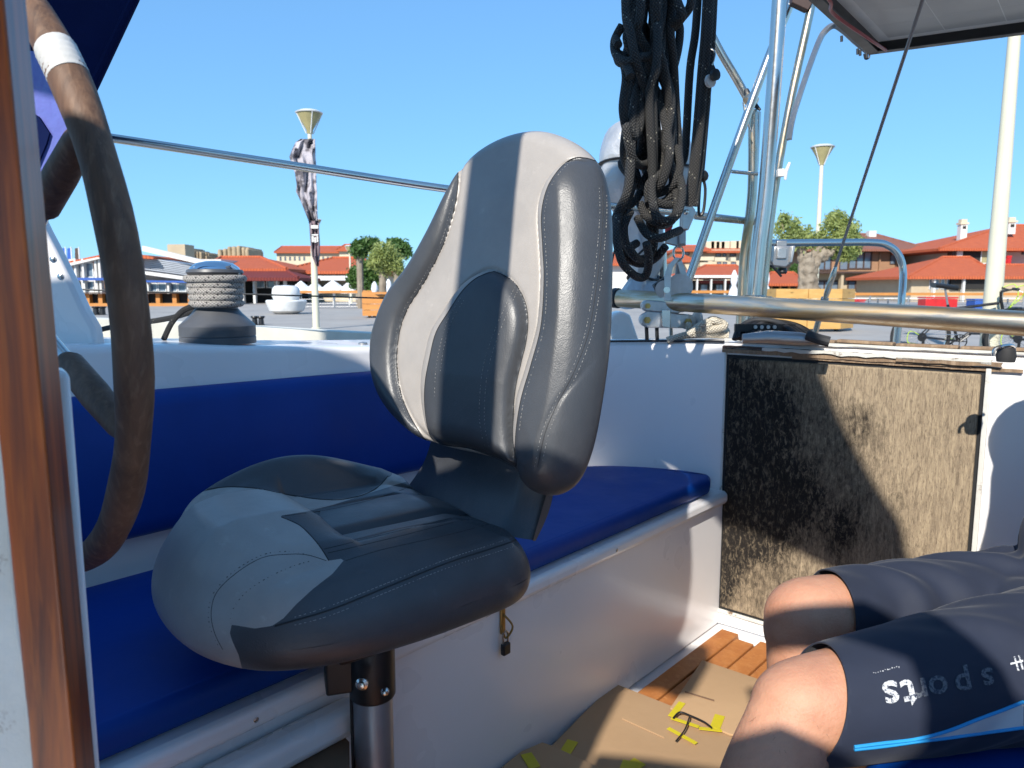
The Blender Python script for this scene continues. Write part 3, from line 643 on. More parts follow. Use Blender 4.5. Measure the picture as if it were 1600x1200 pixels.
# --- left: glazed pavilion with white beams and louvred roof
Y = 40
b8 = thing('cafe_pavilion', 'glazed white cafe pavilion with long sloping roof, blue fascia and orange posts behind the wheel', 'building', V(220, 470, Y)); b8.location.z = QZ
def slab(parent, name, m, pts, Y0, Y1, th):     # sloped slab between pixel points at depth Y0, extruded back to Y1
    P0 = [V(px, py, Y0) for px, py in pts]; return MB().prism(P0, (0, Y1 - Y0, 0)).build(name, m, parent, smooth=0)
slab(b8, 'roof_beam', M['whitewall'], [(222, 384), (334, 411), (334, 418), (222, 392)], Y, Y + .5, .3)
slab(b8, 'roof_beam', M['whitewall'], [(226, 424), (300, 434), (300, 439), (226, 429)], Y - .2, Y + .3, .3)
slab(b8, 'roof_edge', M['tile'], [(60, 418), (152, 399), (166, 396), (222, 398), (240, 402), (240, 405), (166, 400), (60, 421)], Y - .1, Y + 12, .3)
slab(b8, 'roof_beam', M['whitewall'], [(60, 421), (152, 402), (160, 403), (60, 427)], Y - .3, Y + .2, .3)
for i in range(7):
    a = i / 7; slab(b8, 'louvre', M['louvre'], [(226, 402 + a * 20), (322, 417 + a * 18), (322, 418.6 + a * 18), (226, 403.8 + a * 20)], Y + .3 + .05 * i, Y + 2, .1)
slab(b8, 'roof_deck', M['louvre'], [(222, 401), (322, 416), (322, 436), (222, 424)], Y + 2.2, Y + 3, .1)
slab(b8, 'fascia', M['fascia_blue'], [(60, 434), (165, 434), (165, 438), (60, 438)], Y - .3, Y - .1, .1); slab(b8, 'fascia', M['fascia_blue'], [(226, 438), (300, 439), (300, 442), (226, 441)], Y - .3, Y - .1, .1)
for px in (100, 116, 128, 148, 154, 230, 262, 293): wallbox(b8, px - 1.6, px + 1.6, 404 if px < 160 else 440, Y - .1, .3, M['whitewall'], QZ, 'post')
for a in ((103, 415, 115, 434), (118, 412, 127, 434), (130, 410, 146, 434), (103, 439, 115, 456), (118, 439, 127, 456), (130, 439, 147, 456), (232, 442, 246, 456), (247, 442, 260, 456), (264, 442, 277, 456), (278, 442, 291, 456)): win(b8, a[0], a[1], a[2], a[3], Y + .2, frame_m=M['white'])
wallbox(b8, 60, 350, 457, Y - 1.5, 1.2, M['trim'], zat(458.6, Y - 1.5), 'terrace_rail')
wallbox(b8, 60, 345, 405, Y + 6, 4, M['whitewall']); wallbox(b8, 158, 226, 440, Y + .6, 4, M['timber'], QZ)
for px in (136, 156, 224, 246, 272, 296): wallbox(b8, px - 3.2, px + 3.2, 459, Y - 1.2, .6, M['timber_orange'], QZ, 'terrace_post')
wallbox(b8, 60, 335, 474, Y - 1.9, .5, M['timber_orange'], QZ, 'terrace_kerb'); wallbox(b8, 60, 335, 459, Y - .9, .3, M['dark'], QZ, 'terrace_gap')
# --- hall with orange roof and maroon awning
Y = 46
b9 = thing('market_hall', 'low hall with broad orange roof and maroon awning behind the winch', 'building', V(400, 470, Y)); b9.location.z = QZ
hiproof(b9, 322, 452, 420, 402, Y, 10, M['tile'], .5, ridge=(345, 408)); hiproof(b9, 318, 470, 434, 421, Y - 2, 4, M['tile_dark'], .5, ridge=(340, 445))
wallbox(b9, 330, 450, 434, Y, 6, M['dark']); wallbox(b9, 380, 436, 434, Y - .2, .2, M['white'], zat(438, Y), 'lintel')
for px in (362, 378, 396, 432, 444): wallbox(b9, px - 1.8, px + 1.8, 434, Y - 1.5, .3, M['white'], QZ, 'post')
for a in ((400, 438, 414, 450), (416, 438, 430, 450)): win(b9, a[0], a[1], a[2], a[3], Y - .25, frame_m=M['white'])
Y = 50
b10 = thing('taverna', 'long taverna with orange hipped roof and white awnings behind the lamp post', 'building', V(520, 470, Y)); b10.location.z = QZ
hiproof(b10, 440, 592, 424, 403, Y, 10, M['tile'], .6, ridge=(520, 568)); wallbox(b10, 452, 585, 425, Y + .4, 8, M['cream'])
wallbox(b10, 490, 585, 424.5, Y - .1, .3, M['dark'], zat(427, Y - .1), 'painted_eave_shadow'); wallbox(b10, 455, 560, 431, Y - 1, .8, M['umbrella'], zat(438, Y - 1), 'awning'); wallbox(b10, 455, 560, 446, Y - .2, .4, M['dark'], zat(454, Y), 'shopfront')  # dark strip under the eave stands in for its shadow
# --- long yellow building on the hill
Y = 120
b11 = thing('school_building', 'long pale yellow building with small windows and orange roof on the hill', 'building', V(490, 440, Y)); b11.location.z = QZ
wallbox(b11, 432, 548, 394, Y, 12, M['cream']); hiproof(b11, 430, 542, 394, 385, Y, 12, M['tile'], .6, ridge=(440, 536)); wallbox(b11, 530, 545, 391, Y - 2, 6, M['cream']); hiproof(b11, 526, 551, 391, 382, Y - 2, 6, M['tile'], .6)
for i in range(13):
    px = 437 + i * 7.4
    if 478 < px < 496: continue
    win(b11, px, 401, px + 2.6, 407, Y if px < 528 else Y - 2)
# --- castle ruin
def ruin(px0, px1, pyt, Y, seedn, label):
    t = thing('castle_ruin', label, 'ruin', V((px0 + px1) / 2, 440, Y)); t.location.z = QZ; random.seed(seedn)
    mb = MB(); n = 9
    for i in range(n):
        a = px0 + (px1 - px0) * i / n; e = abs(i - (n - 1) / 2) / (n / 2)
        top = pyt + (e ** 2) * 7 + random.uniform(0, 3)
        x0, x1 = xat(a, top, Y), xat(a + (px1 - px0) / n * 1.06, top, Y); z1 = zat(top, Y)
        mb.box(((x0 + x1) / 2, Y + random.uniform(0, 2), (QZ + z1) / 2), (x1 - x0, 5 + random.random() * 2, z1 - QZ), taper=.96)
    mb.build('ruined_wall', M['stone'], t, smooth=0, bevel=.25)
    return t
ruin(346, 400, 384, 110, 3, 'broad broken stone castle ruin above the orange hall roof'); ruin(298, 312, 388, 112, 4, 'small stone ruin stump left of the broad castle ruin'); ruin(313, 332, 393, 112, 5, 'low crumbling stone lump between the two castle ruins')
o = MB().box(V(283, 393, 70), (1.6, 2, 1.2)).box(V(288, 391, 70), (.8, 1.6, 1.0)).build('roof_plant', M['beige'], None, smooth=0); tag(o, 'boxy beige roof plant on top of the cafe pavilion skyline', 'ventilation unit')
# ================================================================== things on the quay
def lamp(px, pyt, Y, name, label, h_off=0, detail=True, rpole=.075):
    x = xat(px, 449, Y); zt = zat(pyt, Y); t = thing('street_lamp', label, 'street lamp', (x, Y, QZ), 'lamp posts on the quay')
    lean = Vector((0, 0, 0)); h = zt - QZ
    prof = [(rpole * 1.5, 0), (rpole * 1.5, .04), (rpole * 1.05, .05), (rpole, .9), (rpole * .62, h - .55), (rpole * .62, h - .42)]
    MB().lathe(prof, (x, Y, QZ), n=16).build('pole', M['cream_paint'], t)
    c = Vector((x, Y, zt))
    MB().lathe([(.06, -.5), (.075, -.42), (.26, -.1), (.265, -.08)], c, n=20).build('cone_shade', M['lamp_glass'], t)
    MB().lathe([(.03, -.06), (.29, -.075), (.30, -.055), (.20, -.01), (.02, .0)], c, n=24).build('disc_reflector', M['white'], t)
    mb = MB()
    for k in range(4):
        a = k * math.pi / 2 + .5; mb.tube([c + Vector((math.cos(a) * .075, math.sin(a) * .075, -.5)), c + Vector((math.cos(a) * .275, math.sin(a) * .275, -.075))], .012, 5)
    mb.build('strut', M['white'], t); return t
lamp(492, 172, 17, 'l', 'cream lamp post with wrinkled banner tied to it, left of the seat back')
lamp(1274, 226, 19.6, 'r', 'slender white lamp post rising behind the olive tree')
lamp(500, 342, 60, 'f', 'tiny distant lamp post directly behind the banner lamp post')
lamp(548, 383, 45, 'g', 'distant low lamp between the yellow building and the trees')
lamp(1553, -67, 9.4, 'near', 'thick near cream pole standing between the two bicycles', rpole=.105)
# wrinkled banner on the left lamp
bx_ = xat(492, 449, 17); rows = []
outl = [(217, 470, 492), (222, 462, 492), (232, 457, 493), (245, 452, 493), (255, 455, 494), (270, 461, 494), (288, 464, 494), (300, 463, 495), (315, 470, 495), (330, 476, 496), (345, 482, 497), (350, 483, 498), (365, 484, 499), (380, 485, 500), (400, 487, 500), (410, 492, 498), (416, 495, 498)]
bn = thing('banner', 'wrinkled grey and white printed banner wrapped on the left lamp post', 'banner', (bx_ - .2, 16.9, zat(300, 17)))
def banner_piece(rows_, m, name):
    P = []
    for j, (py, a, b_) in enumerate(rows_):
        row = []
        for k in range(9):
            f = k / 8; px = a + (b_ - a) * f; d = 16.86 + .07 * math.sin(k * 2.1 + j * .9) + .05 * math.sin(j * 1.7 + k)
            row.append(V(px, py, d))
        P.append(row)
    o = MB().grid(P).build(name, m, bn, smooth=60); md = o.modifiers.new('solid', 'SOLIDIFY'); md.thickness = .01; return o
banner_piece(outl[:11], M['banner'], 'banner_cloth'); banner_piece(outl[10:], M['banner_low'], 'banner_tail')
# letters on the tail: a pale smeared print
for a in ((486, 352, 497, 357), (487, 369, 490, 378), (491, 371, 494, 379), (495, 369, 497, 378), (487, 366, 497, 368)):
    x0, x1 = xat(a[0], a[1], 16.76), xat(a[2], a[1], 16.76); z1, z0 = zat(a[1], 16.76), zat(a[3], 16.76)
    MB().box(((x0 + x1) / 2, 16.76, (z0 + z1) / 2), (x1 - x0, .006, z1 - z0)).build('printed_letter', M['whitewall'], bn, smooth=0)
# blue banners far left
for i, px in enumerate((99, 108, 120)):
    t = thing('flag_banner', ('blue flag banner, leftmost above the cafe roof', 'blue flag banner, middle of the three above the cafe roof', 'dark navy flag banner, right of the two blue ones above the cafe roof')[i], 'flag', (xat(px, 400, 55), 55, QZ), 'flags above the cafe roof')
    MB().bar((xat(px + 4, 400, 55), 55, QZ), (xat(px + 4, 400, 55), 55, zat(386, 55)), .05, 6).build('flag_pole', M['white'], t)
    MB().prism([V(px - 3, 388, 55), V(px + 3.5, 387, 55), V(px + 3.5, 408, 55), V(px - 3, 406, 55)], (0, .03, 0)).build('flag_cloth', M['banner_blue'] if i < 2 else M['trim'], t, smooth=0)
# ---------------- foliage
def leaves(parent, blobs, n, size, m, name='crown', seedn=1, drop=0):
    r_ = np.random.default_rng(seedn); w = np.array([b[3] ** 2 * b[4] for b in blobs]); w = w / w.sum(); mb = MB(); V_ = []; Fc = []
    idx = r_.choice(len(blobs), n, p=w)
    for i in idx:
        bx, by, bz, rx, rz = blobs[i]
        d = r_.normal(size=3); d /= np.linalg.norm(d); rad = r_.random() ** .45 * (1 + .22 * r_.normal())
        c = Vector((bx + d[0] * rx * rad, by + d[1] * rx * rad, bz + d[2] * rz * rad))
        a = Vector(r_.normal(size=3)).normalized(); b2 = a.cross(Vector(r_.normal(size=3))).normalized(); s = size * (.6 + .8 * r_.random())
        b0 = len(V_); V_ += [c - a * s, c + b2 * s * .35, c + a * s, c - b2 * s * .35]; Fc.append([b0, b0 + 1, b0 + 2, b0 + 3])
    mb.v = V_; mb.f = Fc; return mb.build(name, m, parent, smooth=0, recalc=False)
def blobs_px(lst, Y, kz=1.0):
    out = []
    for px, py, r in lst:
        p = V(px, py, Y); k = r / F * Y; out.append((p.x, Y + random.uniform(-.3, .3) * k * 2, p.z, k, k * kz))
    return out
# right olive in a pine planter
Yt = 17
ot = thing('olive_tree', 'old olive tree with thick gnarled trunk in the pine planter', 'tree', (xat(1262, 450, Yt), Yt, QZ + .8))
def P_(px, py, dy=0): return V(px, py, Yt + dy)
mb = MB()
def limb(pts, rs, mb):
    p = smooth_path([P_(*q) for q in pts], 5); n = len(p); r = [np.interp(i / (n - 1), np.linspace(0, 1, len(rs)), rs) * (1 + .10 * math.sin(i * 1.9)) for i in range(n)]
    mb.tube(p, r, 12)
limb([(1264, 458), (1263, 435), (1262, 412), (1258, 396)], [.25, .20, .185, .15], mb)
limb([(1255, 456), (1256, 430), (1254, 405), (1249, 384), (1240, 365)], [.13, .12, .11, .09, .04], mb)
limb([(1266, 425), (1275, 408), (1287, 398), (1298, 393), (1300, 380)], [.12, .13, .13, .10, .03], mb)
limb([(1262, 408), (1272, 396), (1282, 385), (1284, 365)], [.12, .09, .05, .02], mb)
limb([(1250, 395), (1254, 382), (1262, 370)], [.05, .04, .02], mb); limb([(1290, 395), (1310, 385), (1318, 360)], [.06, .04, .02], mb); limb([(1246, 390), (1228, 370), (1222, 350)], [.05, .03, .015], mb)
tr = mb.build('trunk', M['bark'], ot, smooth=60)
d = tr.modifiers.new('sub', 'SUBSURF'); d.levels = d.render_levels = 2
tx = bpy.data.textures.new('bark', 'CLOUDS'); tx.noise_scale = .12; dm = tr.modifiers.new('disp', 'DISPLACE'); dm.texture = tx; dm.strength = .09; dm.texture_coords = 'LOCAL'
leaves(ot, blobs_px([(1228, 345, 13), (1236, 362, 16), (1250, 374, 16), (1220, 362, 10), (1234, 376, 12), (1226, 338, 6), (1266, 356, 5), (1258, 366, 8), (1276, 370, 10), (1340, 376, 10), (1334, 400, 8), (1342, 390, 7), (1298, 338, 7), (1318, 336, 8), (1262, 378, 10), (1300, 352, 16), (1314, 345, 12), (1322, 358, 16), (1312, 372, 18), (1330, 372, 14), (1290, 372, 12), (1322, 388, 14), (1300, 385, 12), (1330, 394, 8), (1318, 402, 9), (1276, 382, 12), (1336, 382, 12), (1242, 350, 9), (1285, 362, 9), (1306, 335, 9), (1296, 345, 10), (1308, 396, 10), (1325, 398, 11), (1270, 372, 9), (1252, 362, 8)], Yt), 8000, .048, M['leaf_olive'], seedn=3)
pt = thing('tree_planter', 'octagonal planter of yellow pine boards under the gnarled olive tree', 'planter', (xat(1264, 515, 16.6), 16.6, QZ))
def planter(t, px0, px1, pyt, pyb, Yp, m, nb=4, sides=8):
    cx = xat((px0 + px1) / 2, pyt, Yp); rad = (xat(px1, pyt, Yp) - xat(px0, pyt, Yp)) / 2 / math.cos(math.pi / sides); z1 = zat(pyt, Yp - rad * .9); z0 = max(QZ + .06, zat(pyb, Yp - rad * .9)); cy = Yp
    hb = (z1 - z0) / nb
    for k in range(sides):
        a0 = 2 * math.pi * (k + .5) / sides; a1 = 2 * math.pi * (k + 1.5) / sides
        p0 = Vector((cx + rad * math.cos(a0), cy + rad * math.sin(a0), 0)); p1 = Vector((cx + rad * math.cos(a1), cy + rad * math.sin(a1), 0)); mdl = (p0 + p1) / 2; dd = (p1 - p0)
        if mdl.y > cy + rad * .5: continue
        nrm = Vector((mdl.x - cx, mdl.y - cy, 0)).normalized()
        for j in range(nb):
            MB().box(mdl + Zv * (z0 + hb * (j + .5)), (dd.length - .004, .04, hb - .012), axes(dd, nrm.cross(dd.normalized()).cross(dd) if False else nrm * 1.0, None) if False else axes(dd.normalized(), Zv.cross(dd.normalized()))).build('board', m, t, smooth=0)
    MB().lathe([(rad * .97, z1 - .08 - QZ), (.01, z1 - .02 - QZ)], (cx, cy, QZ), n=sides, cap=False).build('soil', M['bark'], t, smooth=0)
    mb = MB()
    for k in range(4): mb.lathe([(.05, 0), (.05, .08)], (cx + rad * .7 * math.cos(k * 1.57 + .78), cy + rad * .7 * math.sin(k * 1.57 + .78), QZ), n=8)
    mb.build('castors', M['black'], t)
planter(pt, 1206, 1324, 451, 516, 16.9, M['planter'])
# left olive + planter
Yt = 24
ol = thing('olive_tree', 'round-headed olive tree in the orange box planter beside the seat back', 'tree', (xat(598, 455, Yt), Yt, QZ + .6))
mb = MB(); limb([(598, 460), (598, 440), (597, 420), (600, 405)], [.13, .12, .11, .06], mb); limb([(597, 425), (590, 412), (585, 400)], [.07, .05, .02], mb); limb([(598, 425), (608, 410), (615, 398)], [.07, .05, .02], mb); mb.build('trunk', M['bark'], ol, smooth=60, subsurf=1)
leaves(ol, blobs_px([(600, 398, 18), (588, 403, 13), (614, 404, 14), (602, 414, 16), (620, 415, 12), (584, 413, 10), (608, 390, 10), (624, 422, 9)], Yt), 7000, .06, M['leaf_olive'], seedn=8)
p2 = thing('tree_planter', 'orange wooden box planter half hidden by the left edge of the seat back', 'planter', (xat(600, 490, 24), 24, QZ)); planter(p2, 572, 628, 456, 496, 24, M['timber_orange'], 4, 4)
Yt = 34
for i, (lst, lab, n) in enumerate((([(563, 388, 12), (572, 382, 10), (585, 380, 8), (560, 395, 10)], 'dark green tree crown in front of the yellow building', 3600), ([(560, 432, 16), (572, 420, 14), (585, 432, 14), (556, 440, 12), (578, 442, 12)], 'dark bushy tree left of the pale olive trunk', 4200), ([(620, 388, 14), (632, 392, 10), (612, 382, 9)], 'dark green tree crown touching the seat back at the far side', 3000))):
    t = thing('broadleaf_tree', lab, 'tree', (xat(lst[0][0], 450, Yt + 4 * (i % 2)), Yt + 4 * (i % 2), QZ))
    yy = Yt + 4 * (i % 2); MB().bar((t.location.x, yy, QZ), (t.location.x, yy, zat(lst[0][1], yy)), .15, 8).build('trunk', M['bark'], t); leaves(t, blobs_px(lst, yy), n, .12, M['leaf_dark'], seedn=20 + i)
Yt = 60
for i, lst in enumerate(([(1242, 425, 10), (1252, 432, 9), (1236, 432, 8)], [(1196, 405, 12), (1206, 415, 14), (1190, 420, 12)])):
    t = thing('broadleaf_tree', ('green bush under the flood lamp behind the pavilion', 'dark green tree behind the steel arch legs')[i], 'tree', (xat(lst[0][0], 450, Yt), Yt, QZ)); MB().bar((t.location.x, Yt, QZ), (t.location.x, Yt, zat(lst[0][1], Yt)), .15, 8).build('trunk', M['bark'], t); leaves(t, blobs_px(lst, Yt), 2500, .16, M['leaf_dark'], seedn=40 + i)
# hedge plants on the terrace
hb_ = leaves(None, blobs_px([(px, 466 + (px % 3), 5) for px in range(1065, 1160, 8)], 36), 3000, .06, M['leaf_olive'], 'hedge', 50); tag(hb_, 'low yellow-green hedge growing behind the terrace railing', 'hedge', kind='stuff')
# ---------------- terrace railing
def railing(px0, px1, pyt, Yr, label, step=1.5, name='terrace_railing'):
    x0, x1 = xat(px0, pyt, Yr), xat(px1, pyt, Yr); zt = zat(pyt, Yr); t = thing(name, label, 'railing', ((x0 + x1) / 2, Yr, QZ))
    MB().box(((x0 + x1) / 2, Yr, zt), (x1 - x0, .14, .12)).build('handrail', M['timber_orange'], t, smooth=0)
    for k, z in enumerate((.55, .3, .1)): MB().bar((x0, Yr, QZ + (zt - QZ) * z), (x1, Yr, QZ + (zt - QZ) * z), .018, 6).build('rail', M['alu'], t)
    n = int((x1 - x0) / step)
    for k in range(n + 1): MB().bar((x0 + (x1 - x0) * k / n, Yr, QZ), (x0 + (x1 - x0) * k / n, Yr, zt - .06), .035, 6).build('post', M['alu'], t)
railing(1064, 1205, 456, 34, 'terrace railing with orange handrail left of the pine planter'); railing(1300, 1660, 459.5, 34, 'long terrace railing with orange handrail behind the bicycles'); railing(455, 590, 456, 34, 'terrace railing with orange handrail behind the white bowl planter')
# loungers / boxes behind the railing
for (a, b_, c, d_, m, lab) in ((1321, 468, 1352, 476, 'red', 'red chest behind the railing right of the pine planter'), (1447, 464, 1497, 477, 'red', 'long red chest behind the bicycle saddle'), (1524, 467, 1541, 480, 'fascia_blue', 'blue chest behind the near cream pole')):
    Yc = 30; x0, x1 = xat(a, b_, Yc), xat(c, b_, Yc); z1, z0 = zat(b_, Yc), zat(d_, Yc)
    t = thing('storage_chest', lab, 'chest', ((x0 + x1) / 2, Yc + .3, z0)); MB().box(((x0 + x1) / 2, Yc + .3, (QZ + z1) / 2 - .04), (x1 - x0, .6, z1 - QZ - .08)).build('chest_body', M[m], t, bevel=.02); MB().box(((x0 + x1) / 2, Yc + .3, z1 - .03), (x1 - x0 + .04, .64, .06)).build('lid', M[m], t, bevel=.015)
# tables and chairs far behind
random.seed(5)
for k, px in enumerate((1340, 1358, 1372, 1388, 1420, 1436, 1560, 1575)):
    Yc = 37 + (k % 3); x = xat(px, 465, Yc); t = thing('terrace_table', 'white terrace table behind the orange handrail, ' + ('next to the pine planter', 'second from the pine planter', 'just left of the curved pushpit rail', 'hidden behind the curved pushpit rail', 'above the rear wheel of the left bicycle', 'just left of the bicycle saddle', 'just right of the near cream pole', 'rightmost, above the right bicycle')[k], 'table', (x, Yc, QZ), 'tables on the right terrace')
    MB().box((x, Yc, zat(466, Yc)), (.8, .8, .04)).build('table_top', M['white'], t, smooth=0); MB().bar((x, Yc, QZ), (x, Yc, zat(466, Yc)), .04, 6).build('leg', M['alu'], t)
# umbrellas
def closed_umb(px, pyt, Yc, lab):
    x = xat(px, 440, Yc); zt = zat(pyt, Yc); t = thing('closed_parasol', lab, 'parasol', (x, Yc, QZ), 'closed white parasols')
    MB().bar((x, Yc, QZ), (x, Yc, zt), .03, 6).build('pole', M['white'], t); h = zt - QZ; k = 4 * F / Yc / 117 * .3
    MB().lathe([(.24, h * .34), (.17, h * .50), (.09, h * .60), (.15, h * .74), (.11, h * .9), (.03, h)], (x, Yc, QZ), n=10).build('folded_canopy', M['umbrella'], t)
closed_umb(1147, 422, 32, 'closed white parasol left of the steel arch legs'); closed_umb(1197, 420, 32, 'closed white parasol right of the steel arch legs'); closed_umb(585, 440, 32, 'closed white parasol beside the pale olive trunk'); closed_umb(607, 436, 33, 'closed white parasol nearest the seat back')
def open_umb(px, pyt, w, Yc, lab):
    x = xat(px, pyt, Yc); zt = zat(pyt, Yc); r = w / F * Yc; t = thing('parasol', lab, 'parasol', (x, Yc, QZ), 'open white parasols of the taverna')
    MB().bar((x, Yc, QZ), (x, Yc, zt), .03, 6).build('pole', M['white'], t); h = zt - QZ
    MB().lathe([(r, h - .62), (r, h - .48), (r * .5, h - .2), (.03, h)], (x, Yc, QZ), n=8, cap=False).build('canopy', M['umbrella'], t, smooth=0)
for a in ((470, 439, 17, 'open white parasol left of the bowl planter'), (492, 440, 16, 'open white parasol just left of the lamp pole'), (520, 438, 20, 'open white parasol just right of the lamp pole'), (545, 440, 16, 'open white parasol beside the bushy tree')): open_umb(a[0], a[1], a[2], 40, a[3])
# white bowl planter and bench shapes
t = thing('bowl_planter', 'big round white bowl planter with a smaller tier on the quay', 'planter', (xat(448, 487, 27), 27, QZ)); k = 15 / F
MB().lathe([(.36, 0), (.60, .12), (.70, .38), (.72, .46), (.68, .50), (.42, .50)], t.location, n=28).build('bowl', M['white'], t)
MB().lathe([(.42, .48), (.50, .66), (.47, .90), (.38, 1.0), (.05, 1.02)], t.location, n=24).build('upper_tier', M['white'], t)
for i, px in enumerate((398, 408)):
    Yb = 19 ; x = xat(px, 500, Yb); t = thing('mooring_bollard', ('dark mooring bollard, left one of the pair right of the winch', 'dark mooring bollard, right one of the pair right of the winch')[i], 'bollard', (x, Yb, QZ), 'bollards right of the winch')
    MB().lathe([(.10, 0), (.07, .03), (.06, .16), (.10, .20), (.09, .23)], (x, Yb, QZ), n=14).build('bollard_body', M['black'], t)
for i, (px, py) in enumerate(((150, 486), (160, 487))):
    Yb = 26; x = xat(px, 485, Yb); t = thing('mooring_bollard', ('dark mooring bollard beside the wheel rim, left one', 'dark mooring bollard beside the wheel rim, right one')[i], 'bollard', (x, Yb, QZ), 'bollards left of the wheel rim'); MB().lathe([(.14, 0), (.10, .04), (.09, .22), (.14, .27), (.12, .3)], (x, Yb, QZ), n=14).build('bollard_body', M['black'], t)
# drain covers on the quay
for px, py in ((1380, 535), (760, 520), (640, 500)):
    p = VZ(px, py, QZ + .004); o = MB().box(p, (.9, .6, .008)).build('drain_cover', M['rubber'], None, smooth=0); tag(o, {1380: 'dark drain cover in the paving below the tree planter', 760: 'dark drain cover in the paving hidden behind the seat', 640: 'dark drain cover in the paving left of the seat'}[px], 'drain cover')
# ---------------- bicycles
def bicycle(loc, yaw, label, lean=0, sc=1.0):
    t = thing('bicycle', label, 'bicycle', loc); t.rotation_euler = (lean, 0, yaw)
    def bld(mb, name, m, par, **k):
        o = mb.build(name, m, None, **k); o.parent = par; return o
    rw, fw = Vector((-.52, 0, .34)), Vector((.55, 0, .34)); bb = Vector((-.08, 0, .29)); st = Vector((-.24, 0, .74)); hd = Vector((.36, 0, .80)); hb = Vector((.40, 0, .66))
    for c in (rw, fw):
        w = bld(MB().tube([c + Vector((math.cos(a) * .335, 0, math.sin(a) * .335)) for a in np.linspace(0, 2 * math.pi, 41)[:-1]], .022, 8, closed=True), 'wheel', M['tyre'], t)
        bld(MB().tube([c + Vector((math.cos(a) * .305, 0, math.sin(a) * .305)) for a in np.linspace(0, 2 * math.pi, 41)[:-1]], .010, 6, closed=True), 'rim', M['steel'], w)
        sp = MB()
        for k in range(20):
            a = k * math.pi / 10; sp.bar(c + Vector((0, .02 * (-1) ** k, 0)), c + Vector((math.cos(a) * .3, 0, math.sin(a) * .3)), .0016, 4)
        bld(sp, 'spokes', M['steel'], w); bld(MB().lathe([(.02, -.04), (.02, .04)], c, (0, 1, 0), 10), 'hub', M['bike_black'], w)
        bld(MB().box(c + Vector((-.12, 0, -.22)), (.09, .01, .03), Matrix.Rotation(R(60), 3, 'Y')), 'reflector', M['white'], w)
    fr = MB()
    for a, b_, r_ in ((bb, st, .018), (bb, hb + Vector((.0, 0, .02)), .022), (st + Vector((.02, 0, -.06)), hd - Vector((.02, 0, .04)), .018), (hb, hd, .02), (rw + Vector((0, .05, 0)), bb, .011), (rw - Vector((0, .05, 0)), bb, .011), (rw + Vector((0, .05, 0)), st - Vector((0, 0, .06)), .009), (rw - Vector((0, .05, 0)), st - Vector((0, 0, .06)), .009)): fr.bar(a, b_, r_, 8)
    bld(fr, 'frame', M['bike_black'], t)
    fk = MB(); fk.bar(hb, fw + Vector((0, .05, 0)), .016, 8); fk.bar(hb, fw - Vector((0, .05, 0)), .016, 8); fk.box(hb, (.05, .14, .04)); bld(fk, 'fork', M['alu'], t)
    bld(MB().bar(st, st + Vector((-.05, 0, .20)), .013, 8), 'seat_post', M['alu'], t)
    sp0 = st + Vector((-.05, 0, .22)); P = []
    for i in range(9):
        f = i / 8; x = -.14 + .29 * f; wd = .075 * (1 - f) ** .7 + .018; zz = .012 * math.cos(f * 3.1) + .01 * (1 - f)
        P.append([sp0 + Vector((x, wd * math.cos(a), zz + .028 * math.sin(a) * (1 if math.sin(a) > 0 else 1.3))) for a in np.linspace(0, 2 * math.pi, 13)[:-1]])
    g_ = MB().grid(P, True); g_.f.append(list(range(12))); g_.f.append([8 * 12 + k for k in range(12)][::-1]); bld(g_, 'saddle', M['black'], t, smooth=60)
    stem = hd + Vector((-.01, 0, .10)); bld(MB().bar(hd, stem, .016, 8).bar(stem, stem + Vector((.08, 0, .02)), .016, 8), 'stem', M['bike_black'], t)
    s2 = stem + Vector((.08, 0, .02)); hbars = bld(MB().tube(smooth_path([s2 + Vector((-.06, -.32, .03)), s2 + Vector((-.02, -.2, .03)), s2, s2 + Vector((-.02, .2, .03)), s2 + Vector((-.06, .32, .03))], 4), .012, 8), 'handlebar', M['black'], t)
    for y in (-.29, .29): bld(MB().bar(s2 + Vector((-.055, y - .06, .03)), s2 + Vector((-.06, y + .05, .03)), .018, 8), 'grip', M['rubber'], hbars); 
    for y in (-.2, .2): bld(MB().bar(s2 + Vector((-.02, y, .02)), s2 + Vector((.05, y + .05 * (1 if y > 0 else -1), -.01)), .006, 6), 'brake_lever', M['alu'], hbars)
    cb = MB()
    for y in (-.12, .12): cb.tube(smooth_path([s2 + Vector((-.01, y, .02)), s2 + Vector((.12, y, .06)), s2 + Vector((.14, y * .4, -.08)), hb + Vector((.02, 0, .0))], 5), .006, 5)
    cb.tube(smooth_path([bb + Vector((-.02, .03, .02)), rw + Vector((.1, .06, -.02)), rw + Vector((-.10, .06, .06)), rw + Vector((-.12, .06, -.08)), rw + Vector((0, .06, -.1))], 5), .006, 5); bld(cb, 'cables', M['bike_lime'], t)
    for c_, sgn in ((rw, 1), (fw, 1)):
        P = []
        for a in np.linspace(R(20), R(150), 14): P.append([c_ + Vector((math.cos(a) * r0, y, math.sin(a) * r0)) for r0, y in ((.365, -.03), (.375, 0), (.365, .03), (.360, 0))])
        bld(MB().grid(P, True), 'mudguard', M['bike_black'], t)
    crk = bld(MB().tube([bb + Vector((math.cos(a) * .085, -.05, math.sin(a) * .085)) for a in np.linspace(0, 2 * math.pi, 25)[:-1]], .007, 5, closed=True).bar(bb + Vector((-.08, -.05, 0)), bb + Vector((.08, -.05, 0)), .006, 5).bar(bb + Vector((0, -.05, -.08)), bb + Vector((0, -.05, .08)), .006, 5), 'chainring', M['bike_black'], t)
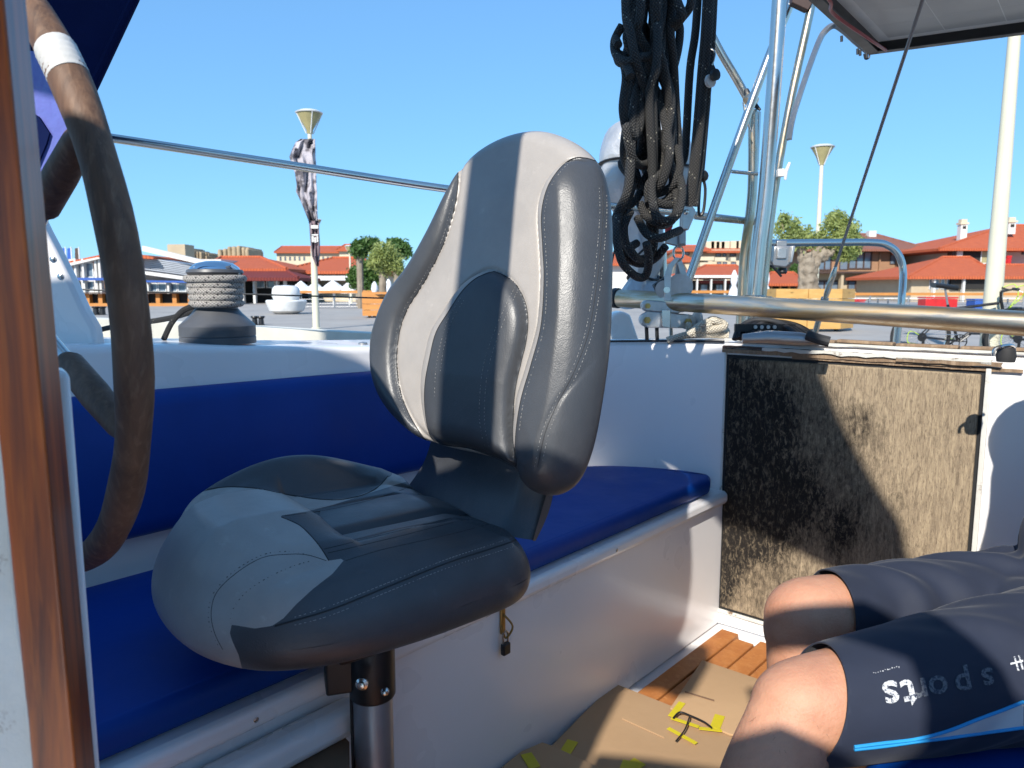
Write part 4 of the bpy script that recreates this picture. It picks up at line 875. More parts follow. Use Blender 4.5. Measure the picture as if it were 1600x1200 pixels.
    ca = MB().bar(bb + Vector((0, -.07, 0)), bb + Vector((.13, -.07, .11)), .011, 6).bar(bb + Vector((0, .07, 0)), bb + Vector((-.13, .07, -.11)), .011, 6); ca.box(bb + Vector((.13, -.12, .11)), (.09, .09, .02)); ca.box(bb + Vector((-.13, .12, -.11)), (.09, .09, .02)); bld(ca, 'crank', M['black'], t)
    bld(MB().tube(smooth_path([rw + Vector((.0, -.05, .035)), bb + Vector((0, -.05, .085))], 2), .005, 5).tube([rw + Vector((0, -.05, -.12)), bb + Vector((0, -.05, -.085))], .005, 5), 'chain', M['steel'], t)
    bld(MB().box(rw + Vector((.02, -.05, -.07)), (.03, .015, .12)).lathe([(.03, -.004), (.03, .004)], rw + Vector((.03, -.05, -.13)), (0, 1, 0), 10).lathe([(.055, -.01), (.03, .01)], rw + Vector((0, -.045, 0)), (0, 1, 0), 14), 'derailleur', M['black'], t)
    t.scale = (sc, sc, sc); return t
pB = VZ(1500, 565, QZ)
bicycle((xat(1507, 520, 9.3), 9.3, QZ), R(-8), 'black bicycle with lime cables and its saddle left of the near cream pole', lean=R(4))
bicycle((xat(1666, 520, 8.9), 9.0, QZ), R(-4), 'second black bicycle right of the near cream pole, its wheel cut by the photo edge', lean=R(3))
# ================================================================== upholstery tools
def sm2(pts, k=6, closed=False): return [(p.x, p.y) for p in smooth_path([Vector((a, b, 0)) for a, b in pts], k, closed)]
def sdist(P, poly, closed=True, grad=False):
    """signed distance (inside positive) of points P (n,2) to a closed polyline"""
    P = np.asarray(P, float); A = np.asarray(poly, float); B = np.roll(A, -1, axis=0)
    if not closed: A, B = A[:-1], B[:-1]
    best = np.full(len(P), 1e9); ins = np.zeros(len(P), bool); near = np.zeros_like(P)
    for a, b in zip(A, B):
        d = b - a; L = max(d @ d, 1e-12); t = np.clip(((P - a) @ d) / L, 0, 1); q = P - (a + t[:, None] * d)
        hq = np.hypot(q[:, 0], q[:, 1]); cl = hq < best; best = np.where(cl, hq, best); near[cl] = q[cl]
        if closed:
            c = ((a[1] > P[:, 1]) != (b[1] > P[:, 1])); x = d[0] * (P[:, 1] - a[1]) / (d[1] if abs(d[1]) > 1e-12 else 1e-12) + a[0]
            ins ^= c & (P[:, 0] < x)
    if grad: return (np.where(ins, best, -best), near)
    return np.where(ins, best, -best) if closed else best
def split(Vt, N, T, g):
    """cut triangles at g=0; returns (V, N, Tpos, Tneg)"""
    Vt = list(map(tuple, Vt)); N = list(map(tuple, N)); pos, neg, cache = [], [], {}; g = list(g)
    g = [1e-9 if abs(x) < 1e-9 else x for x in g]
    def cut(i, j):
        k = (min(i, j), max(i, j))
        if k not in cache:
            t = g[i] / (g[i] - g[j]); Vt.append(tuple(np.array(Vt[i]) * (1 - t) + np.array(Vt[j]) * t)); N.append(tuple(np.array(N[i]) * (1 - t) + np.array(N[j]) * t)); cache[k] = len(Vt) - 1
        return cache[k]
    for a, b, c in T:
        s = [g[a] > 0, g[b] > 0, g[c] > 0]
        if all(s): pos.append((a, b, c)); continue
        if not any(s): neg.append((a, b, c)); continue
        tri = [a, b, c]; m = 0
        for k in range(3):
            if s[k] != s[(k + 1) % 3] and s[k] != s[(k + 2) % 3]: m = k
        i, j, k2 = tri[m], tri[(m + 1) % 3], tri[(m + 2) % 3]; p, q = cut(i, j), cut(i, k2)
        one, two = (pos, neg) if g[i] > 0 else (neg, pos)
        one.append((i, p, q)); two.append((p, j, k2)); two.append((p, k2, q))
    return np.array(Vt), np.array(N), pos, neg
def tri_obj(name, Vt, N, T, m, parent):
    off = woff(parent); used = sorted({i for t in T for i in t}); mp = {u: k for k, u in enumerate(used)}
    me = bpy.data.meshes.new(name); me.from_pydata([Vector(Vt[u]) - off for u in used], [], [[mp[i] for i in t] for t in T]); me.materials.append(m)
    for p in me.polygons: p.use_smooth = True
    me.normals_split_custom_set_from_vertices([Vector(N[u]).normalized() for u in used])
    o = bpy.data.objects.new(name, me); S.collection.objects.link(o); o.parent = parent; return o
def pillow(outline, O, ax, ay, az, step, top, Tr=.03):
    """outline: local 2D; returns dict(V,N,T,g) for a surface raised over the outline"""
    ol = np.array(outline); x0, y0 = ol.min(0) - step; x1, y1 = ol.max(0) + step
    xs = np.arange(x0, x1 + step, step); ys = np.arange(y0, y1 + step, step); X, Y = np.meshgrid(xs, ys); P = np.stack([X.ravel(), Y.ravel()], 1)
    d0, q = sdist(P, ol, True, True); g = q / np.maximum(np.hypot(q[:, 0], q[:, 1]), 1e-9)[:, None]
    ins = (d0 > 0) & (d0 < Tr * math.pi / 2); d = np.where(ins, Tr * (1 - np.cos(np.clip(d0 / Tr, 0, math.pi / 2))), np.where(d0 <= 0, 0, d0 - 0)); 
    big = d0 >= Tr * math.pi / 2; slide = np.where(ins, d0 - d, 0)
    # beyond the rim zone relax the slide smoothly back to nothing
    s0 = Tr * (math.pi / 2 - 1); rel = np.clip(1 - (d0 - Tr * math.pi / 2) / .05, 0, 1); slide = np.where(big, s0 * rel * rel * (3 - 2 * rel), slide); d = np.where(big, d0 - slide, d)
    slide = np.where(d0 <= 0, np.where(d0 > -step * 3, -d0, 0), slide)
    P = P - g * slide[:, None] * 1.0
    h = top(P[:, 0], P[:, 1], d)
    Vt = np.array(O)[None] + P[:, :1] * np.array(ax) + P[:, 1:] * np.array(ay) + h[:, None] * np.array(az)
    W_ = len(xs); T = []
    gd = (d0 > 0).reshape(len(ys), W_)
    for i in range(len(ys) - 1):
        for j in range(W_ - 1):
            if gd[i:i + 2, j:j + 2].any():
                a = i * W_ + j; T.append((a, a + 1, a + W_ + 1)); T.append((a, a + W_ + 1, a + W_))
    T = np.array(T); fn = np.cross(Vt[T[:, 1]] - Vt[T[:, 0]], Vt[T[:, 2]] - Vt[T[:, 0]]); N = np.zeros_like(Vt)
    for k in range(3): np.add.at(N, T[:, k], fn)
    N /= np.maximum(np.linalg.norm(N, axis=1, keepdims=True), 1e-12)
    return Vt, N, [tuple(t) for t in T.tolist()]
def ppx(Vt):
    q = np.array(Vt) - np.array(CAM); d = q @ np.array(FW); return np.stack([800 + F * q[:, 0] / d, 600 - F * (q @ np.array(UP)) / d], 1)
def ronde(d, T): t = np.clip(d / T, 0, 1); return np.sqrt(np.clip(1 - (1 - t) ** 2, 0, 1))
def cast(bvh, pts, lift=0.0):
    out = []
    for px, py in pts:
        r = ray(px, py).normalized(); h = bvh.ray_cast(CAM, r)
        if h[0] is not None:
            n = h[1]; n = n if n.dot(r) < 0 else -n; out.append((h[0] + n * lift, n))
    return out
def seamline(bvh, pts, name, parent, r=.0011, m=None, lift=-.0003, k=8):
    c = [p for p, n in cast(bvh, sm2(pts, k), lift)]
    if len(c) > 2: return MB().tube(c, r, 6).build(name, m or M['seam'], parent)
def stitches(bvh, pts, parent, step=.0058, gap=.38, r=.00042, m=None, lift=.0004):
    c = cast(bvh, sm2(pts, 14), lift); mb = MB(); acc = 0; i = 0; cur = []
    for (p0, n0), (p1, n1) in zip(c[:-1], c[1:]):
        L = (p1 - p0).length; s = 0
        if L > .03: continue
        while acc + (L - s) >= step:
            s += step - acc; acc = 0; a = p0.lerp(p1, max(0, (s - step * (1 - gap)) / L)); b = p0.lerp(p1, s / L)
            if (a - b).length > 1e-5: mb.tube([a, b], r, 4)
        acc += L - s
    if mb.v: return mb.build('stitching', m or M['thread'], parent)
# ================================================================== helm seat
hs = thing('helm_seat', 'folding two-tone grey leather helm seat with high back on a grey metal pedestal', 'boat seat', (-.208, 1.05, 0))
def to_np(v): return np.array(v)
# ---- backrest
tb = Vector((.75, -.66, 0)).normalized(); fb = Vector((-.66, -.75, 0)).normalized(); rc_ = R(13)
ub = (-fb * math.sin(rc_) + Zv * math.cos(rc_)); nb = fb * math.cos(rc_) + Zv * math.sin(rc_); Ob = Vector((-.062, 1.27, .95))
def to_b(px, py, off=0):
    p = VPl(px, py, Ob + nb * off, nb) - Ob; return (p.dot(tb), p.dot(ub))
sil = [(845, 205), (795, 212), (748, 232), (718, 262), (697, 303), (670, 362), (640, 415), (610, 455), (590, 500), (580, 545), (583, 600), (603, 645), (640, 682), (668, 693), (700, 702), (760, 715), (805, 735), (822, 758), (845, 772), (875, 772), (900, 750), (920, 700), (934, 630), (946, 540), (950, 450), (950, 340), (941, 275), (920, 240), (885, 215)]
ctr = 790
sil_m = [(px + (17 if px < 740 else 17 * (1 - (px - 740) / 120) if px < 860 else 0) + (1 if px > 880 else 0), py + (2 if py < 240 else 0)) for px, py in sil]
out_b = [to_b(*p) for p in sm2(sil_m, 6, True)]
L1 = [(716, 262), (713, 309), (695, 376), (664, 438), (638, 480), (625, 516), (620, 562), (625, 609), (638, 645), (656, 676), (672, 694)]
R1 = [(932, 252), (915, 247), (895, 248), (874, 264), (855, 294), (846, 335), (848, 387), (850, 438), (845, 510), (829, 572), (814, 624), (806, 676), (804, 724)]
R2 = [(936, 255), (941, 290), (942, 335), (937, 400), (930, 460), (918, 525), (896, 583), (872, 629), (852, 676), (840, 730)]
lum = [(772, 424), (745, 434), (722, 455), (700, 488), (681, 520), (671, 560), (664, 600), (664, 640), (672, 680), (690, 694), (732, 700), (772, 714), (806, 728), (802, 690), (802, 650), (806, 605), (815, 565), (823, 530), (825, 495), (818, 465), (800, 438)]
polyL = L1 + [(600, 720), (540, 640), (540, 480), (640, 350), (690, 250)]
polyR = R1 + [(806, 800), (900, 820), (990, 700), (990, 250), (940, 235)]
OFF = .034
bL = [to_b(*p, OFF) for p in sm2(L1, 5)] + [to_b(*p, OFF) for p in [(600, 720), (540, 640), (540, 480), (640, 350), (690, 250)]]
bR = [to_b(*p, OFF) for p in sm2(R1, 5)] + [to_b(*p, OFF) for p in [(806, 800), (900, 820), (1010, 700), (1010, 250), (940, 235)]]
bM = [to_b(*p, OFF) for p in sm2(lum, 5, True)]; bR2 = [to_b(*p, OFF + .02) for p in sm2(R2, 5)]
def top_b(x, y, d):
    P = np.stack([x, y], 1); dl, dr, dm = sdist(P, bL), sdist(P, bR), sdist(P, bM); d2 = sdist(P, bR2, False)
    h = .030 * ronde(d, .030) + .010 * np.clip(d / .12, 0, 1)
    h += .022 * ronde(dl, .055) * np.clip(d / .035, 0, 1) ** .6 + .030 * ronde(dr, .055) * np.clip(d / .045, 0, 1) ** .7
    h += .022 * ronde(dm, .038)
    for q in (dl, dr, dm): h -= .0035 * np.exp(-(q / .004) ** 2) * np.clip(d / .01, 0, 1)
    h -= .002 * np.exp(-(d2 / .003) ** 2) * np.clip(d / .01, 0, 1)
    return h
def bot_b(x, y, d): return -.032 * ronde(d, .030)
ax, ay, az = to_np(tb), to_np(ub), to_np(nb)
Vt, N, T = pillow(out_b, to_np(Ob), ax, ay, az, .0028, top_b)
bvB = BVHTree.FromPolygons([Vector(v) for v in Vt], [list(t) for t in T])
br = thing('backrest', None, None, (0, 0, 0)); br.parent = hs
def panels(Vt, N, T, regions, rest, parent):
    for name, poly, m in regions:
        Vt, N, pos, T = split(Vt, N, T, sdist(ppx(Vt), sm2(poly, 5, True) if len(poly) > 40 else poly))
        if pos: tri_obj(name, Vt, N, pos, m, parent)
    tri_obj(rest[0], Vt, N, T, rest[1], parent)
panels(Vt, N, T, [('side_bolster', sm2(L1, 6) + polyL[len(L1):], M['leather_dark']), ('side_bolster', sm2(R1, 6) + polyR[len(R1):], M['leather_dark']), ('lumbar_pad', sm2(lum, 6, True), M['leather_dark'])], ('centre_panel', M['leather_light']), br)
Vb, Nb, Tb = pillow(out_b, to_np(Ob), ax, ay, az, .0028, bot_b)
tri_obj('back_shell', Vb, -Nb, [t[::-1] for t in Tb], M['leather_dark'], br)
seamline(bvB, L1, 'piping', br); seamline(bvB, R1, 'piping', br); seamline(bvB, lum + [lum[0]], 'piping', br); seamline(bvB, R2[1:], 'piping', br, .0007)
def shift(pts, dx, dy=0): return [(x + dx, y + dy) for x, y in pts]
stitches(bvB, shift(L1[1:-1], -5), br); stitches(bvB, shift(R1[2:-1], 5, 1), br); stitches(bvB, shift(R2[1:], -5), br); stitches(bvB, shift(R2[1:], 6), br)
for l in ([(722, 462), (700, 500), (688, 540), (681, 580), (679, 620)], [(727, 466), (706, 502), (694, 542), (688, 582)], [(806, 446), (790, 478), (768, 530), (754, 580), (749, 640), (752, 675), (758, 698)], [(811, 450), (796, 482), (776, 532), (762, 582), (757, 640), (759, 675), (765, 700)]): stitches(bvB, l, br)
# ---- seat cushion
ts = Vector((.6, -.8, 0)); fs = Vector((-.8, -.6, 0)); Os = Vector((-.085, 1.235, .575))
half = [(.0, -.005), (.12, -.008), (.185, .0), (.212, .03), (.225, .10), (.236, .20), (.234, .30), (.215, .375), (.175, .43), (.10, .468), (.0, .480)]
out_s = sm2(half + [(-x, y) for x, y in half[1:-1]][::-1], 6, True)
def top_s(x, y, d):
    g = lambda v, c, w: np.exp(-((v - c) / w) ** 2)
    h = .052 * ronde(d, .045) + .026 * np.clip(d / .09, 0, 1)
    e = np.clip(d / .03, 0, 1)
    h += .074 * g(x, -.178, .045) * g(y, .235, .19) * e
    h += .016 * g(x, .165, .05) * g(y, .2, .15) * e
    no = ronde(y - .262, .075) * np.clip(d / .06, 0, 1) ** .8
    h += .046 * no * (1 - np.clip((-x - .07) / .08, 0, 1)) * (1 - np.clip((x - .06) / .11, 0, 1))
    f_ = np.clip((.275 - y) / .02, 0, 1) * np.clip(d / .04, 0, 1)
    h -= .007 * g(np.abs(x), .065, .008) * f_
    h -= .005 * g(np.abs(x), .122, .006) * f_
    h += .007 * np.sqrt(np.clip(1 - (np.abs(x) / .062) ** 2, 0, 1)) * f_
    h += .0012 * np.sin(y * 60 + x * 25) * g(x, .17, .06)
    return h
def bot_s(x, y, d): return -(.050 - .008 * np.clip(y / .4, 0, 1)) * ronde(d, .045)
ax, ay, az = to_np(ts), to_np(fs), np.array((0, 0, 1.))
Vt, N, T = pillow(out_s, to_np(Os), ax, ay, az, .003, top_s, .045)
if np.mean(N[:, 2]) < 0: N = -N; T = [t[::-1] for t in T]
Vb, Nb, Tb = pillow(out_s, to_np(Os), ax, ay, az, .003, bot_s, .045)
if np.mean(Nb[:, 2]) > 0: Nb = -Nb; Tb = [t[::-1] for t in Tb]
bvS = BVHTree.FromPolygons([Vector(v) for v in Vt] + [Vector(v) for v in Vb], [list(t) for t in T] + [[i + len(Vt) for i in t] for t in Tb])
sc = thing('seat_pad', None, None, (0, 0, 0)); sc.parent = hs
lightA = [(180, 815), (250, 813), (265, 795), (300, 772), (350, 761), (400, 763), (450, 773), (510, 781), (550, 778), (585, 765), (606, 744), (616, 722), (660, 722), (656, 746), (610, 760), (560, 776), (520, 789), (480, 799), (436, 806), (470, 822), (497, 850), (514, 876), (540, 872), (520, 896), (488, 921), (462, 945), (443, 966), (425, 978), (398, 982), (362, 976), (359, 990), (364, 1004), (373, 1024), (384, 1070), (180, 1070)]
panels(Vt, N, T, [('front_pad', lightA, M['leather_light'])], ('seat_top', M['leather_dark']), sc)
panels(Vb, Nb, Tb, [('front_pad_underside', lightA, M['leather_light'])], ('seat_underside', M['leather_dark']), sc)
for l in ([(510, 876), (480, 867), (452, 866), (411, 871), (371, 894), (339, 925), (330, 957), (335, 988), (348, 1015)],): seamline(bvS, l, 'piping', sc, .0006)
seamline(bvS, [(262, 797), (300, 772), (350, 761), (400, 763), (450, 773), (510, 781), (550, 778), (585, 765), (606, 744)], 'piping', sc, .0012)
seamline(bvS, [(429, 978), (515, 953), (605, 917), (695, 881), (762, 859), (803, 845), (815, 836)], 'piping', sc, .0013)
seamline(bvS, [(440, 808), (470, 822), (497, 850), (514, 876)], 'piping', sc, .0009)
stitches(bvS, [(488, 876), (452, 887), (411, 907), (380, 930), (362, 957), (361, 975)], sc, m=M['seam']); stitches(bvS, [(480, 867), (452, 862), (411, 867), (367, 892), (335, 925), (326, 957), (331, 988), (344, 1013)], sc, m=M['seam'])
stitches(bvS, [(455, 966), (515, 947), (605, 911), (695, 875), (762, 853), (800, 840)], sc); stitches(bvS, [(455, 978), (515, 962), (605, 925), (695, 889), (762, 867), (806, 853)], sc)
for l in ([(506, 858), (560, 845), (650, 823), (748, 799)], [(512, 864), (565, 852), (655, 830), (750, 805)], [(445, 806), (520, 795), (590, 778), (650, 757)], [(540, 876), (600, 858), (690, 838), (780, 815)]): seamline(bvS, l, 'piping', sc, .0007)
# ---- hinge cover between pad and back
TL, TR, BR_, BL_ = V(676, 676, 1.34), V(840, 738, 1.115), V(808, 846, 1.075), V(636, 762, 1.39)
P = []
for i in range(11):
    v = i / 10; row = []
    a, b = TL.lerp(BL_, v), TR.lerp(BR_, v)
    for k in range(13): f = k / 12; row.append(a.lerp(b, f) + nb * (-.012 * math.sin(v * math.pi) + .006 * math.sin(f * math.pi) - .045 * (max(0, f - .93) / .07) ** 2) + Zv * 0)
    row.append(b - nb * .035 + tb * .002); P.append(row)
hc = MB().grid(P).build('hinge_cover', M['leather_dark'], hs, smooth=70)
# ---- pedestal
px_, py_ = -.208, 1.05
ped = MB().lathe([(.0295, 0), (.0295, .405), (.027, .41)], (px_, py_, 0), n=32).build('pedestal_tube', mat('grey anodised tube', (.30, .30, .31), .38, .7, c2=(.26, .26, .27), scale=20), hs)
MB().box((px_ - .031, py_ - .002, .2), (.004, .012, .40)).build('tube_groove', M['seam'], ped, smooth=0)
col = MB().lathe([(.033, .395), (.034, .40), (.034, .475), (.030, .49), (.022, .50)], (px_, py_, 0), n=32); col.box((px_ - .045, py_ + .0, .445), (.05, .05, .07), rotz(.3)); col.build('pedestal_collar', M['black'], hs, bevel=.004)
MB().box((px_ - .01, py_ + .02, .512), (.19, .17, .03), axes(ts, fs * -1), taper=1.1).build('swivel_plate', M['black'], hs, bevel=.004)
for pt_, r in ((V(566, 1068, .99), .009), (V(602, 1080, 1.015), .006)):
    bo = MB().lathe([(r, 0), (r, .003), (r * .6, .005), (r * .55, .009), (0.0005, .010)], pt_, Vector((-.1, -1, .1)), 16).build('bolt', M['steel'], hs)
MB().box((px_, py_, .012), (.16, .16, .012)).build('base_plate', M['alu'], hs, bevel=.004)
# ================================================================== steering wheel
H = Vector((-.6328, .9416, 1.0024)); RW = .353; hv = Vector((math.cos(-.7065), math.sin(-.7065), 0)); ev = Vector((-hv.y, hv.x, 0)); uv_ = Zv * math.cos(.0784) - ev * math.sin(.0784)
wh = thing('steering_wheel', 'weathered wooden ship steering wheel with a band of white tape, at the left', 'steering wheel', H)
def wpt(a, r=RW): return H + hv * (r * math.cos(a)) + uv_ * (r * math.sin(a))
n = 96
MB().tube([wpt(2 * math.pi * i / n) for i in range(n)], [.0172 + .0010 * math.sin(i * .9) * math.sin(i * .23) for i in range(n)], 20, closed=True, flat=(1, 1.05)).build('rim', M['wheel_wood'], wh, smooth=70)
a0, a1 = R(33.5), R(39.5)
pr = [wpt(a0 + (a1 - a0) * i / 14) for i in range(15)]
MB().tube(pr, [.0184 + .0005 * math.sin(i * 2.2) for i in range(15)], 22, flat=(1, 1.04)).build('white_tape', mat('whitish tape', (.62, .61, .58), .55, bmp=.5, bscale=60), wh, smooth=60)
for k in range(7):
    a = R(25 + 360 / 7 * k); sp = MB().tube([wpt(a, RW - .01), wpt(a, RW - .03), wpt(a, RW - .09), wpt(a, RW - .155), wpt(a, RW - .165)], [.010, .014, .0165, .0155, .011], 16).build('spoke_handle', M['wheel_wood'], wh)
    MB().tube([wpt(a, RW - .16), wpt(a, .03)], .009, 12).build('spoke_rod', M['steel'], wh)
MB().lathe([(.030, -.03), (.036, -.02), (.036, .02), (.02, .035)], H, ev, 24).build('hub', M['steel'], wh)
MB().bar(H, H - ev * .12, .015, 16).build('shaft', M['steel'], wh)
# ================================================================== varnished door post and bulkhead in the foreground
K0, K1, K2 = Vector((-.318, .455, 0)), Vector((-.286, .450, 0)), Vector((-.311, .512, 0)); K3 = Vector((-.343, .517, 0))
dp = MB().prism([Vector((p.x + .0117, p.y, .0)) for p in (K0, K1, K2, K3)], (-.0287, 0, 2.3)).build('door_post', M['varnish'], None, bevel=.0025, smooth=30)
tag(dp, 'varnished mahogany post in the left foreground, orange in sun and brown in shade', 'post')
bk = thing('bulkhead', 'old cracked pale painted bulkhead left of the varnished post', 'bulkhead', (-.45, .47, 0))
MB().prism([(-.319 + .0117, .459, 0), (-.85, .47, 0), (-.85, .50, 0), (-.319 + .0117, .50, 0)], (-.0162, 0, 1.30)).build('painted_board', M['paint_old'], bk, smooth=0)
P = [Vector((-.3185 + .0117 - .0125 * z, .4575, z)) + Vector((-.001 * math.sin(z * 41), 0, 0)) for z in np.arange(.0, 1.3, .02)]
MB().tube(P, [.0018 + .0008 * math.sin(i * 2.3) for i in range(len(P))], 6).build('cracked_caulk', M['paint_old'], bk)
wb = MB().prism([(-.3565, .60, 0), (-.380, .635, 0), (-.56, .66, 0), (-.56, .60, 0)], (0, 0, .933)).build('white_locker_edge', M['gelcoat'], yacht, bevel=.006)
# white fairing of the deckhouse behind the wheel
fp = [(40, 300), (70, 362), (84, 388), (110, 440), (130, 485), (146, 512), (152, 542), (30, 545)]
fa = MB().prism([V(x, y, 1.46) for x, y in fp], (0, .035, 0)).build('deckhouse_fairing', M['gelcoat'], yacht, bevel=.008)
for x, y in ((83, 405), (95, 432)): MB().lathe([(.006, 0), (.006, .002), (.003, .004)], V(x, y, 1.46), (0, -1, 0), 12).build('screw', M['steel'], fa)
M['hood'] = mat('navy hood canvas', (.004, .010, .055), .9, bmp=.2, bscale=400, spec=.1)
# sprayhood -------------------------------------------------------------
sh = thing('sprayhood', 'navy canvas sprayhood with a hazy vinyl window in the upper left corner', 'canopy', V(60, 100, 1.6))
def flat(pts, Yd, th, name, m, par): return MB().prism([V(x, y, Yd) for x, y in pts], (0, th, 0)).build(name, m, par, smooth=0)
flat([(-160, -330), (357, -330), (205, 0), (148, 122), (104, 214), (62, 302), (10, 410), (-160, 410)], 1.60, .012, 'canvas', M['hood'], sh)
MB().tube([V(361, -332, 1.606), V(209, 0, 1.606), V(152, 122, 1.606), V(66, 302, 1.606), V(0, 440, 1.606), V(-20, 510, 1.606)], .010, 10).build('hood_bow', M['hood'], sh)

flat([(-60, 75), (40, 78), (75, 84), (98, 98), (122, 150), (128, 180), (62, 286), (-60, 300)], 1.592, .006, 'vinyl_window', M['vinyl'], sh)
flat([(-60, 165), (40, 170), (60, 182), (77, 208), (72, 225), (58, 258), (-60, 262)], 1.585, .005, 'canvas_patch', M['hood'], sh)
# ================================================================== rails
gr = MB().tube(smooth_path([V(-60, 182, 1.9), V(183, 217, 2.0), V(440, 256, 2.15), V(690, 294, 2.3), V(850, 312, 2.4), V(1000, 326, 2.5), V(1175, 346, 2.62)], 6), .0115, 12).build('guard_rail', M['steel'], None)
tag(gr, 'long stainless guard rail crossing the sky from the wheel to behind the seat back', 'rail')
ll = MB().tube([V(60, 449, 2.6), V(185, 455, 2.6), V(400, 460, 2.7), V(600, 466, 2.8), V(960, 470, 3)], .0032, 6).build('lifeline', M['wire_black'], None)
tag(ll, 'thin dark lifeline wire stretched low across the quay view', 'wire')
# ================================================================== winch
wc = Vector((-.675, 1.72, .873)); wn = thing('winch', 'grey drum winch with chrome cap and turns of white rope on the coaming', 'winch', wc)
MB().lathe([(.083, 0), (.083, .014), (.0815, .016), (.083, .018), (.083, .040), (.081, .043), (.069, .054), (.055, .068), (.047, .078)], wc, n=48).build('winch_base', M['winch'], wn, smooth=22)
MB().lathe([(.047, .075), (.042, .10), (.044, .13), (.050, .148), (.058, .156), (.062, .160), (.060, .166), (.052, .168)], wc, n=40).build('drum', M['winch'], wn)
MB().lathe([(.055, .166), (.052, .172), (.040, .181), (.018, .186), (.0, .187)], wc, n=40, cap=False).build('chrome_cap', M['chrome'], wn)
MB().tube([wc + Vector((.028, -.035, .166)), wc + Vector((.045, -.028, .172)), wc + Vector((.055, -.01, .160)), wc + Vector((.056, -.004, .142))], .006, 8).build('stripper_arm', M['chrome'], wn)
rp = thing('winch_rope', 'white rope with black flecks wound round the grey winch, tail leading left', 'rope', wc + Zv * .1)
P = []; turns = 5.2; N_ = 220
for i in range(N_):
    f = i / (N_ - 1); a = -f * turns * 2 * math.pi + 2.4; z = .083 + .072 * f + .0035 * math.sin(a * 1.0 + 1); r = .054 + .003 * math.sin(i * .31) + (.006 if f > .8 else 0)
    P.append(wc + Vector((math.cos(a) * r, math.sin(a) * r, z)))
MB().tube(P, .0085, 12).build('rope_turns', M['rope_white'], rp)
MB().tube(smooth_path([V(303, 478, 1.68), V(285, 486, 1.68), V(268, 505, 1.69), V(256, 530, 1.70)], 6), .0065, 8).build('rope_tail', M['rope_black'], rp)
MB().tube(smooth_path([V(310, 484, 1.78), V(270, 496, 1.8), V(230, 503, 1.85), V(190, 508, 1.9), V(140, 520, 1.95), V(110, 535, 2.0)], 6), .0065, 8).build('rope_tail', M['rope_black'], rp)
# ================================================================== traveller, blocks and mainsheet
ta, tb_ = V(968, 466, 2.45), V(1700, 512, 1.62)
tv = thing('traveller_tube', 'thick worn steel traveller tube running above the hatch to the right edge', 'tube', (ta + tb_) / 2)
MB().tube([ta.lerp(tb_, i / 12) for i in range(13)], .0285, 28).build('tube', M['steel_worn'], tv, smooth=60)
dv = (tb_ - ta).normalized(); MB().lathe([(.028, 0), (.033, -.004), (.033, -.02), (.022, -.035), (.004, -.04)], ta, dv, 20).build('end_cap', M['black'], tv)
def Vt_(px, py, dy=0): return V(px, py, 2.30 + dy)
cr_ = thing('traveller_car', 'silver mainsheet car with white sheaves clamped round the worn tube', 'pulley block', Vt_(1045, 490))
s_ = 2.30 / F
MB().prism([Vt_(*p) for p in ((1004, 474), (1010, 469), (1022, 470), (1066, 473), (1072, 484), (1060, 490), (1010, 486), (1003, 482))], (0, .02, 0)).build('upper_plate', M['galv'], cr_, bevel=.003)
MB().prism([Vt_(*p) for p in ((1003, 492), (1012, 486), (1074, 491), (1080, 502), (1070, 513), (1012, 512), (1002, 505))], (0, .02, 0)).build('lower_plate', M['galv'], cr_, bevel=.003)
MB().prism([Vt_(*p, -.012) for p in ((1034, 484), (1048, 484), (1048, 513), (1034, 511))], (0, .01, 0)).build('lug', M['steel'], cr_, bevel=.002)
for x, y, r in ((1012, 478, 9), (1065, 479, 9), (1011, 500, 11), (1075, 503, 12)):
    MB().lathe([(r * s_, -.004), (r * s_, .03), (r * .7 * s_, .034)], Vt_(x, y, .012), (0, 1, 0), 20).build('sheave_roller', M['white'], cr_)
    MB().lathe([(r * .5 * s_, 0), (r * .5 * s_, .006)], Vt_(x, y, -.003), (0, -1, 0), 6).lathe([(r * .25 * s_, 0), (r * .25 * s_, .011)], Vt_(x, y, -.003), (0, -1, 0), 10).build('bolt', M['brass'], cr_)
MB().lathe([(15 * s_, 0), (17 * s_, .004), (17 * s_, .012), (10 * s_, .02)], Vt_(1085, 502, .03), (.9, .2, -.1), 20).build('roller_drum', M['white'], cr_)
for x in (1010, 1026, 1048): MB().bar(Vt_(x, 508, .02), Vt_(x + 1, 532, .02), .006, 8).build('bolt_leg', M['black'] if x < 1040 else M['steel'], cr_)
# double block standing on the car
db = thing('mainsheet_block', 'galvanised mainsheet block with V-shaped cheeks standing on the traveller car', 'pulley block', Vt_(1050, 440))
MB().prism([Vt_(*p, -.02) for p in ((1038, 470), (1038, 430), (1044, 414), (1056, 402), (1062, 403), (1052, 418), (1048, 434), (1049, 470))], (0, .004, 0)).build('cheek', M['galv'], db, bevel=.0015)
MB().prism([Vt_(*p, .012) for p in ((1056, 402), (1064, 403), (1072, 424), (1076, 440), (1076, 458), (1068, 470), (1066, 440), (1060, 416))], (0, .004, 0)).build('cheek', M['galv'], db, bevel=.0015)
MB().prism([Vt_(*p, .03) for p in ((1058, 405), (1070, 432), (1054, 436))], (0, .004, 0)).build('cheek_inner', M['alu'], db)
for x, y, r, dy in ((1062, 448, 20, .0), (1038, 452, 14, .02)): MB().lathe([(r * s_, 0), (r * .86 * s_, .006), (r * .86 * s_, .014), (r * s_, .02)], Vt_(x, y, dy - .01), (.25, 1, 0), 28).build('sheave', M['galv'], db)
MB().lathe([(5 * s_, 0), (5 * s_, .008)], Vt_(1041, 453, -.022), (0, -1, 0), 12).build('axle_bolt', M['steel'], db)
